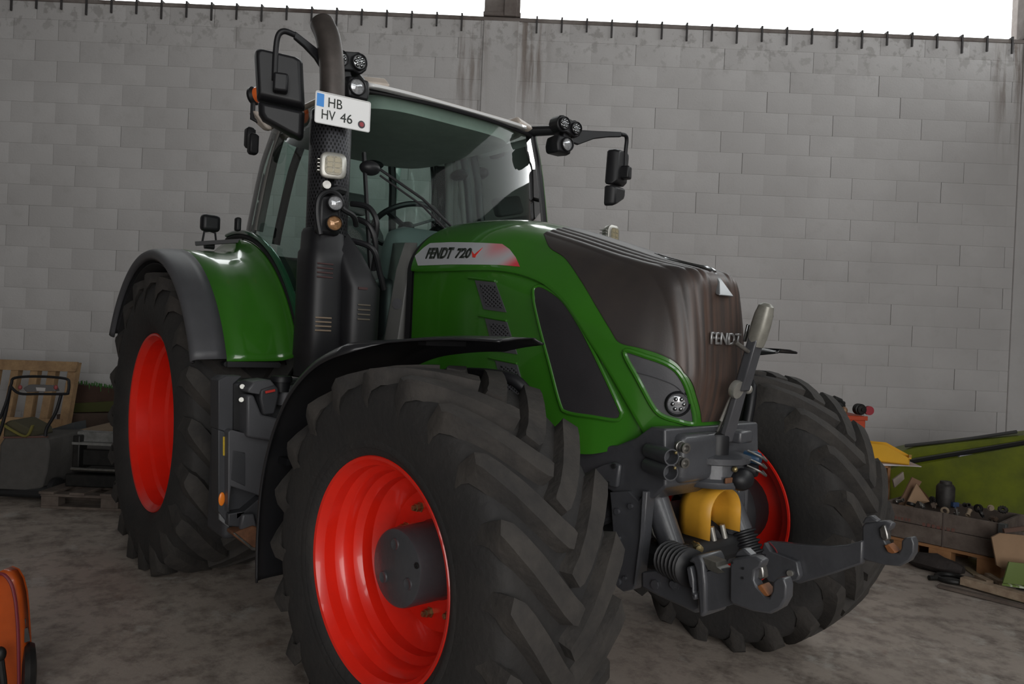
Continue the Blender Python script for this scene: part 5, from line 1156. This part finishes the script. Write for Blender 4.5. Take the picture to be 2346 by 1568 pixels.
# ---------------------------------------------------------------- orange machine cropped by the left edge
o = empty('orange_machine', hall(-2.0, 3.0, 0)); tag(o, 'orange shielded machine with black wheel, cropped at the lower left', 'machine')
OR = mat('orange_enamel', (.52, .085, .01), .4, var=.25, vscale=5, coat=.4)
bo = 2.95; rows = []
for dpt, k in ((.0, 1.), (.01, 1.02), (.07, 1.02), (.08, .97)):
    rows.append([at(a, b_, b=bo) + FH * dpt for a, b_ in ((44, 1680), (44, 1560), (42, 1480), (38, 1410), (34, 1370), (26, 1338), (14, 1318), (-2, 1311), (-20, 1318), (-60, 1350), (-110, 1420), (-120, 1640))])
g = G(); g.grid(rows[1:3]); g.build('shield', OR, o, solid=.012, sharp=60)
g = G(); g.prism(rows[2], FH * .01); g.build('shield_back', OR, o)
P = [at(a, b_, b=bo) for a, b_ in ((44, 1680), (42, 1480), (38, 1405), (33, 1366), (24, 1336), (6, 1316), (-20, 1320))]
G().tube(spline(P, 5), .006, 8, flat=1.).build('shield_rim', mat('dark_red_rim', (.16, .02, .03), .4), o)
c = at(66, 1540, b=3.0); g = G(); g.lathe([(.001, -.025), (.05, -.025), (.105, -.018), (.115, 0), (.105, .018), (.05, .025), (.001, .025)], c, RH * .82 + FH * .57, 26); g.build('drive_wheel', GRIME, o)
for (a, b_), (a2, b3) in (((52, 1418), (50, 1480)), ((56, 1440), (62, 1470))): G().bar(at(a, b_, b=3.0), at(a2, b3, b=3.0), .02, .02).build('linkage_piece', GRIME, o)
G().ell(at(0, 1500, b=2.92), (.022, .022, .03)).build('gear_housing', GRIME, o)
G().tube([at(2, 1512, b=2.92), at(8, 1560, b=2.92), at(14, 1640, b=2.92)], .012, 8).build('control_rod', GRIME, o)
# ---------------------------------------------------------------- things along the wall, right of the tractor
# big lime green machine panel
o = empty('green_implement_panel', hall(4.2, 6.7, 0)); tag(o, 'large lime green sheet-metal machine panel standing along the wall', 'machine panel')
bL, bR = 7.2, 6.3
def gp(px, py, off=0.): return at(px, py, b=lerp(bL, bR, (px - 2080) / 400) + off)
g = G(); body = [gp(2040, 1075), gp(2085, 1062), gp(2346, 1020), gp(2520, 992), gp(2520, 1240), gp(2300, 1215), gp(2040, 1200)]
bl = [gp(2040, 1064), gp(2100, 1050), gp(2346, 1010), gp(2520, 984)]; bt_ = [gp(2040, 1040), gp(2100, 1026), gp(2346, 998), gp(2520, 978)]
g.prism(body, FH * .25); g.build('main_sheet', LIME, o, bevel=.01)
g = G(); g.prism(bl + bt_[::-1], FH * .25 - FH * .03); g.build('upper_sheet', LIME, o, bevel=.01)
G().tube([p + ZU * .004 - FH * .01 for p in ((gp(2060, 1064), gp(2346, 1016), gp(2520, 988)))], .016, 8).build('dark_seam', BLACKM, o)
G().tube([p + ZU * .01 + FH * .05 for p in ((gp(2080, 1026), gp(2200, 1014), gp(2338, 994)))], .03, 8, flat=.5).build('top_rail', mat('grey_top_rail', (.07, .07, .07), .6), o)
G().tube([gp(2258, 1150, -.012), gp(2282, 1098, -.012), gp(2306, 1040, -.012)], .01, 6).build('diagonal_seam', BLACKM, o)
# legs down to the floor behind the crate
for px in (2060, 2330): p = gp(px, 1200); g = G(); g.bar(V((p.x, p.y, 0)), p + ZU * .05, .08, .08); g.build('support_leg', GRIME, o)
bagp = [(2184, 1062), (2200, 1044), (2256, 1040), (2260, 1062), (2268, 1066), (2266, 1098), (2262, 1128), (2236, 1130), (2200, 1126), (2196, 1100), (2186, 1086)]
g = G(); g.prism([gp(a, b_, -.03) for a, b_ in bagp], FH * .02); bag = g.build('document_pouch', mat('clear_foil_pouch', (.46, .46, .50), .2, var=.4, vscale=14, bump=.6, bscale=18), o, label='crinkled pouch with papers')
g = G(); g.prism([gp(a, b_, -.034) for a, b_ in ((2198, 1062), (2252, 1058), (2254, 1112), (2206, 1110))], FH * .004); g.build('paper_sheet', mat('paper_lilac', (.55, .53, .57), .7), bag)
for k in range(4): g = G(); g.prism([gp(a, b_, -.037) for a, b_ in ((2227 + 5 * k, 1086), (2231 + 5 * k, 1086), (2231 + 5 * k, 1094), (2227 + 5 * k, 1094))], FH * .002); g.build('printed_block', INK, bag)
# shelf cabinet with papers and yellow bin
o = empty('shelf_cabinet', hall(3.05, 6.5, 0)); tag(o, 'open wooden shelf unit behind the far front wheel', 'shelf')
A0, A1, B0, B1, ZT = 2.85, 3.24, 6.36, 6.7, .595
for a_, w_ in ((A1 - .012, .024), (A0 - .3, .024)): g = G(); hbox(g, a_, (B0 + B1) / 2, ZT / 2, w_, B1 - B0, ZT); g.build('side_board', WOODO, o, bevel=.002)
for z_ in (.02, .27, .46, ZT - .012): g = G(); hbox(g, (A0 - .3 + A1) / 2, (B0 + B1) / 2, z_, A1 - A0 + .3, B1 - B0, .024); g.build('shelf_board', WOODO, o, bevel=.002)
g = G(); hbox(g, (A0 - .3 + A1) / 2, B1 + .005, ZT / 2, A1 - A0 + .3, .01, ZT); g.build('back_board', mat('dark_back_board', (.06, .035, .02), .8), o)
for k, (da, rz, m_, lb_) in enumerate(((-.02, .1, mat('paper_white', (.62, .62, .66), .7), 'white paper sheets under the yellow bin on the shelf unit'), (.10, -.15, mat('paper_pinkish', (.58, .50, .50), .7), 'creased reddish brochure beside the white papers on the shelf unit'))):
    g = G(); hbox(g, 3.18 + da, 6.5, ZT + .004 + .006 * k, .42, .36, .006, rz); q = g.build('paper_sheet', m_); tag(q, lb_, 'paper')
# stack bin, open fronted
o = empty('yellow_bin', hall(3.2, 6.5, ZT + .014)); tag(o, 'yellow plastic stacking bin on the shelf unit', 'bin')
YB = mat('bin_yellow', (.80, .42, .01), .4, var=.08)
rzb = -.5; ex = RH * math.cos(rzb) + FH * math.sin(rzb); ey = FH * math.cos(rzb) - RH * math.sin(rzb); c = hall(3.2, 6.52, ZT + .016)
G().box(c + ZU * .005, (.48, .22, .01), ex, ey).build('bin_floor', YB, o)
for s in (-1, 1): G().prism([c + ey * (s * .11) + ex * a + ZU * h_ for a, h_ in ((-.24, 0), (.24, 0), (.25, .055), (.06, .15), (-.25, .15))], ey * (.006 * -s)).build('bin_side', YB, o)
G().box(c - ex * .245 + ZU * .075, (.006, .22, .15), ex, ey).build('bin_back', YB, o)
G().box(c + ex * .245 + ZU * .028, (.006, .22, .056), ex, ey).build('bin_front', YB, o); G().box(c + ex * .252 + ZU * .058, (.02, .226, .01), ex, ey).build('bin_lip', YB, o)
# orange drum with hydraulic parts on top
o = empty('orange_drum', hall(3.1, 7.0, 0)); tag(o, 'orange-red metal cabinet behind the far front tyre', 'cabinet')
zt_ = at(1960, 952, b=7.0).z; aL, aR = (1890 - 1173) / FPX * 7.0, (1985 - 1173) / FPX * 7.0
OD = mat('orange_red_cabinet', (.55, .06, .012), .5, var=.2, vscale=3)
g = G(); hbox(g, (aL + aR) / 2, 7.15, zt_ / 2, aR - aL, .4, zt_); g.build('cabinet_body', OD, o, bevel=.01); g = G(); hbox(g, (aL + aR) / 2, 6.94, zt_ - .02, aR - aL + .02, .02, .04); g.build('cabinet_rim', OD, o, bevel=.004)
def part_on(name, label, cat, build): t = build; tag(t, label, cat); return t
def pump(px, py, b, r, L, m, ax, name='hydraulic_motor'):
    c = at(px, py, b=b); return G().lathe([(.001, 0), (r * .5, 0), (r * .55, L * .15), (r, L * .2), (r, L * .75), (r * .8, L * .8), (r * .8, L), (r * .3, L * 1.02), (r * .3, L * 1.15), (.001, L * 1.15)], c, ax, 18).build(name, m)
zc = zt_
q = pump(1930, 936, 7.05, .055, .16, GRIME, -RH - FH * .3); q.location.z += 0; tag(q, 'greasy black motor lying on the orange cabinet', 'machine part')
q = pump(1962, 937, 7.0, .052, .10, GRIME, FH * -1 + RH * .1); tag(q, 'black motor with round face towards the viewer on the orange cabinet', 'machine part')
q = pump(1900, 917, 7.28, .06, .14, GRIME, RH + ZU * -.4); tag(q, 'dark pump half hidden behind the far tyre', 'machine part')
c = at(1990, 941, b=6.98); q = G().lathe([(.001, -.02), (.012, -.02), (.012, -.03), (.036, -.03), (.042, -.015), (.042, .02), (.001, .02)], c, -FH, 20).build('red_roller', mat('red_roller_plastic', (.33, .02, .035), .5)); tag(q, 'small dark red ring at the corner of the orange cabinet', 'roller')
c = at(1934, 941, b=6.90); q = G().ell(c, (.03, .03, .035)).build('brass_fitting', mat('dull_copper', (.38, .22, .13), .5, metal=.5, var=.3)); tag(q, 'small copper coloured fitting between the black motors', 'fitting')
# wooden crate on a pallet
CB0, CB1 = hall(2.93, 5.84), hall(3.46, 5.26); ce = (CB1 - CB0); clen = ce.length; ce.normalize(); cn = V((-ce.y, ce.x, 0)); 
if cn.dot(FH) < 0: cn = -cn
o = empty('crate_pallet', CB0); tag(o, 'orange pine pallet carrying the grey wooden crate', 'pallet')
for u in (.16, clen * .52, clen - .06):
    for dv in (.06, .45): G().box(CB0 + ce * u + cn * dv + ZU * .055, (.15, .11, .11), ce, cn).build('block', WOODO, o, bevel=.003)
for k in range(4): G().box(CB0 + ce * (clen / 2) + cn * (.06 + .14 * k) + ZU * .122, (clen + .1, .11, .024), ce, cn).build('deck_board', WOODO, o, bevel=.002)
o = empty('wooden_crate', CB0 + ZU * .134); tag(o, 'long grey wooden crate with faded red stencilling, full of metal parts', 'crate')
CZ = .138; CHT = .25
def cbox(u, v_, h, du, dv, dh, m, nm, bev=.004): return G().box(CB0 + ce * u + cn * v_ + ZU * (CZ + h), (du, dv, dh), ce, cn).build(nm, m, o, bevel=bev)
for k in range(2): cbox(clen / 2, .0, CHT * (.25 + .5 * k), clen + .06, .022, CHT * .5 - .004, WOODD, 'front_plank')
for k in range(2): cbox(clen / 2, .5, CHT * (.25 + .5 * k), clen + .06, .022, CHT * .5 - .004, WOODD, 'rear_plank')
for u in (0, clen): cbox(u, .25, CHT / 2, .022, .48, CHT, WOODD, 'end_plank')
cbox(clen / 2, .25, .012, clen, .48, .02, WOODD, 'floor_plank')
for u in (clen * .55,): cbox(u, -.013, CHT / 2, .012, .006, CHT, mat('batten_dark', (.09, .07, .06), .85), 'batten', .002)
cbox(clen + .02, -.005, CHT / 2, .05, .05, CHT, mat('zinc_corner', (.13, .14, .14), .5, metal=.5, var=.4), 'corner_iron')
cbox(.0, -.025, CHT * .62, .12, .03, .16, WOODO, 'corner_block')
for k, (w_, h_) in enumerate(((.15, .020), (.20, .024))):
    # faded, unreadable stencil marks
    for j in range(7 if k else 5):
        u = .10 + .20 * k + w_ / 7 * j * 1.15; cbox(u, -.0125, CHT * .60 - .012 * k, w_ / 7 * .75, .002, h_, mat('faded_red_stencil', (.17, .05, .04), .85, col2=(.12, .075, .06), vscale=40), 'stencil_mark', 0)
# metal parts in the crate
rp_ = random.Random(11); names = (('gear_wheel', 'gear'), ('pipe_fitting', 'fitting'), ('valve_block', 'valve'), ('bearing_ring', 'bearing'), ('steel_sleeve', 'sleeve'))
PM = [GRIME, STEEL, mat('dark_iron', (.05, .045, .042), .6, metal=.3, var=.5, vscale=25), mat('dirty_blue', (.03, .06, .14), .5), mat('tan_part', (.25, .19, .13), .7), mat('oily_brown', (.075, .05, .035), .5)]
def scrap(kind, c, r, ax, m):
    g = G()
    if kind == 0: 
        g.lathe([(r * .35, -r * .25), (r * .95, -r * .25), (r * .95, r * .25), (r * .35, r * .25), (r * .35, -r * .25)], c, ax, 18); x, y, z = frame(ax)
        for k in range(12): a = 2 * PI * k / 12; g.box(c + (x * math.cos(a) + y * math.sin(a)) * r, (r * .22, r * .2, r * .48), x * math.cos(a) + y * math.sin(a), z.cross(x * math.cos(a) + y * math.sin(a)))
    elif kind == 1: g.lathe([(.001, -r), (r * .45, -r), (r * .45, -r * .3), (r * .7, -r * .3), (r * .7, r * .1), (r * .4, r * .15), (r * .4, r), (r * .25, r), (r * .25, 0), (.001, 0)], c, ax, 12)
    elif kind == 2:
        x, y, z = frame(ax); g.box(c, (r * 1.6, r * 1.1, r * .9), x, y); g.cyl(c, c + z * r * .9, r * .35, 12); g.cyl(c + x * r * .5, c + x * r * .5 + z * r * .75, r * .22, 10); g.cyl(c, c - y * r * .9, r * .28, 10)
    elif kind == 3: g.lathe([(r * .55, -r * .3), (r * .7, -r * .35), (r * .9, -r * .35), (r, -r * .28), (r, r * .28), (r * .9, r * .35), (r * .7, r * .35), (r * .55, r * .3), (r * .55, -r * .3)], c, ax, 20)
    else: g.lathe([(r * .4, -r), (r * .6, -r), (r * .65, -r * .8), (r * .5, -r * .6), (r * .5, r * .6), (r * .65, r * .8), (r * .6, r), (r * .4, r), (r * .4, -r)], c, ax, 14)
    return g
cname = ['black', 'steel', 'iron', 'blue', 'tan', 'brown']
ORD = ['leftmost', 'second from the left', 'third from the left', 'fourth from the left', 'middle one', 'fourth from the right', 'third from the right', 'second from the right', 'rightmost']
KIND = [[4, 3, 1, 2, 3, 1, 4, 0, 2], [1, 2, 0, None, 2, 4, 3, 1, 0]]; CM = [[1, 0, 1, 5, 4, 1, 4, 0, 5], [2, 0, 2, 2, 3, 2, 0, 4, 2]]
for rw_ in range(2):
    for k in range(9):
        kd = KIND[rw_][k]; u = .075 + (clen - .15) * k / 8; r = rp_.uniform(.029, .033); mi = CM[rw_][k]
        c = CB0 + ce * u + cn * (.13 + .22 * rw_) + ZU * (CZ + CHT + .005 + .02 * rw_ + rp_.uniform(-.015, .015))
        ax = V((rp_.uniform(-1, 1), rp_.uniform(-1, 1), rp_.uniform(-.3, 1))).normalized()
        if kd is None: g = G().lathe([(.001, -.09), (.062, -.09), (.066, -.07), (.066, .06), (.054, .08), (.045, .085), (.04, .105), (.001, .11)], c + cn * .03 + ZU * .05, ZU, 20); nm, ct = 'oil_canister', 'canister'
        else: g = scrap(kd, c, r * (.9 if kd == 4 else 1), ax, None); nm, ct = names[kd]
        q = g.build(nm, PM[mi])
        lb_ = 'tall dark iron canister standing highest in the crate' if kd is None else '%s %s in the wooden crate, %s of its %s row' % (cname[mi], nm.replace('_', ' '), ORD[k], ('front', 'rear')[rw_])
        tag(q, lb_, ct, 'metal parts in the wooden crate')
# folded cardboard behind the crate's left end
def sheet(pts, th, m, name, label, cat, b=None): 
    q = G().prism(pts, th).build(name, m); tag(q, label, cat); return q
sheet([at(2058, 1158, b=5.93), at(2090, 1094, b=6.0), at(2112, 1104, b=5.96), at(2076, 1168, b=5.9)], FH * .015, mat('cardboard_dark', (.22, .125, .075), .85, var=.2), 'cardboard_flap', 'reddish brown cardboard flap leaning over the left end of the crate', 'cardboard')
sheet([at(2072, 1165, b=5.84), at(2100, 1108, b=5.9), at(2128, 1140, b=5.82), at(2130, 1150, b=5.84), at(2116, 1154, b=5.86), at(2102, 1148, b=5.86), at(2086, 1170, b=5.83)], FH * .012, CARD, 'cardboard_flap', 'torn tan cardboard piece dropping into the crate', 'cardboard')
sheet([at(2046, 1100, b=6.2), at(2070, 1082, b=6.2), at(2072, 1098, b=6.2), at(2050, 1118, b=6.2)], FH * .02, mat('pale_card', (.30, .25, .21), .8), 'paper_scrap', 'crumpled pale scrap beside the shelf unit post', 'paper')
sheet([at(2272, 1232, b=5.12), at(2292, 1222, b=5.1), at(2420, 1236, b=5.0), at(2420, 1330, b=5.0), at(2310, 1312, b=5.08), at(2284, 1296, b=5.1)], FH * .012, CARD, 'cardboard_sheet', 'big tan cardboard sheet leaning at the right edge of the crate', 'cardboard')
sheet([at(2300, 1213, b=5.06), at(2420, 1198, b=4.98), at(2420, 1208, b=4.98), at(2302, 1222, b=5.06)], FH * .02, mat('brown_frame_edge', (.10, .055, .04), .8), 'timber_batten', 'thin dark brown batten above the tan cardboard sheet', 'timber')
o = empty('green_bracket', at(2330, 1345, z=0)); tag(o, 'bent lime green sheet bracket with flaking silver foot at the right edge', 'bracket')
g = G(); g.prism([at(2312, 1288, b=4.95), at(2420, 1300, b=4.9), at(2420, 1350, b=4.9), at(2298, 1336, b=4.95)], FH * .01); g.build('upright_plate', mat('lime_dark', (.10, .15, .02), .4, coat=.4), o)
p4 = [at(2296, 1338, b=4.95), at(2420, 1356, b=4.9), at(2420, 1330, b=5.05), at(2312, 1322, b=5.05)]; g = G(); g.prism([p - ZU * 0 for p in p4], (0, 0, -.012)); g.build('foot_plate', mat('flaking_silver_green', (.55, .60, .48), .35, col2=(.15, .22, .05), vscale=25, vthr=(.45, .55)), o)
g = G(); q = at(2340, 1345, b=5.0); g.box(V((q.x, q.y, q.z / 2)), (.05, .05, q.z - .03)); g.build('foot_prop', GRIME, o)
# floor litter: dark rag, slats, ring tool
rg = G(); cc = at(2140, 1292, z=.05); rw = random.Random(4); rows = []
for i in range(7):
    t = i / 6; rows.append([cc + (ce * lerp(-.19, .19, t)) + (cn * math.cos(a) * .10 + ZU * (math.sin(a) * .065)) * (math.sin(PI * (t * .9 + .05)) ** .5) * rw.uniform(.75, 1.2) for a in [2 * PI * k / 12 for k in range(12)]])
for r in rows:
    for p in r: p.z = max(p.z, .004)
rg.loft(rows); q = rg.build('oily_rag', mat('oily_rag', (.030, .022, .020), .8, var=.4, vscale=20, bump=.5, bscale=30)); tag(q, 'crumpled dark oily rag on the floor below the crate', 'rag')
def slat(a, b_, w_, h_, z0, m, label, cat='wood scrap', name='wood_slat'):
    p, q = at(*a, z=z0), at(*b_, z=z0); g = G(); g.bar(p, q, w_, h_, (0, 0, 1)); o_ = g.build(name, m, bevel=.002); tag(o_, label, cat)
PALEW = mat('pale_split_wood', (.40, .31, .22), .85, col2=(.22, .15, .10), vscale=12)
slat((2205, 1330), (2346 + 60, 1386), .07, .05, .04, PALEW, 'long pale split log lying nearest on the floor at right')
slat((2240, 1322), (2268, 1336), .05, .03, .025, PALEW, 'short pale offcut between the log and the pine block')
slat((2262, 1318), (2296, 1338), .04, .03, .025, PALEW, 'second short offcut beside the green bracket')
slat((2168, 1296), (2206, 1306), .025, .014, .010, PALEW, 'thin splintered stick beside the oily rag')
slat((2212, 1300), (2238, 1318), .05, .010, .008, mat('tan_strip', (.30, .24, .15), .8), 'flat tan strip on the floor before the crate pallet')
slat((2150, 1342), (2346 + 40, 1400), .05, .02, .014, WOODD, 'dark flat batten under the pale log')
o = empty('ring_spanner_tool', at(2178, 1328, z=0)); tag(o, 'black ring-ended tool lying flat beside the pale log', 'tool')
c = at(2180, 1326, z=.02); G().tube([c + RH * (.09 * math.cos(a)) + FH * (.09 * math.sin(a)) for a in [2 * PI * k / 24 for k in range(25)]], .018, 8, cap=False).build('ring', GRIME, o)
G().cyl(c + RH * -.09, c + RH * -.16 - FH * .01, .017, 10).build('handle_stub', GRIME, o); G().lathe([(.001, 0), (.06, 0), (.06, .008), (.001, .01)], c - ZU * .015, ZU, 20).build('ring_disc', STEEL, o)
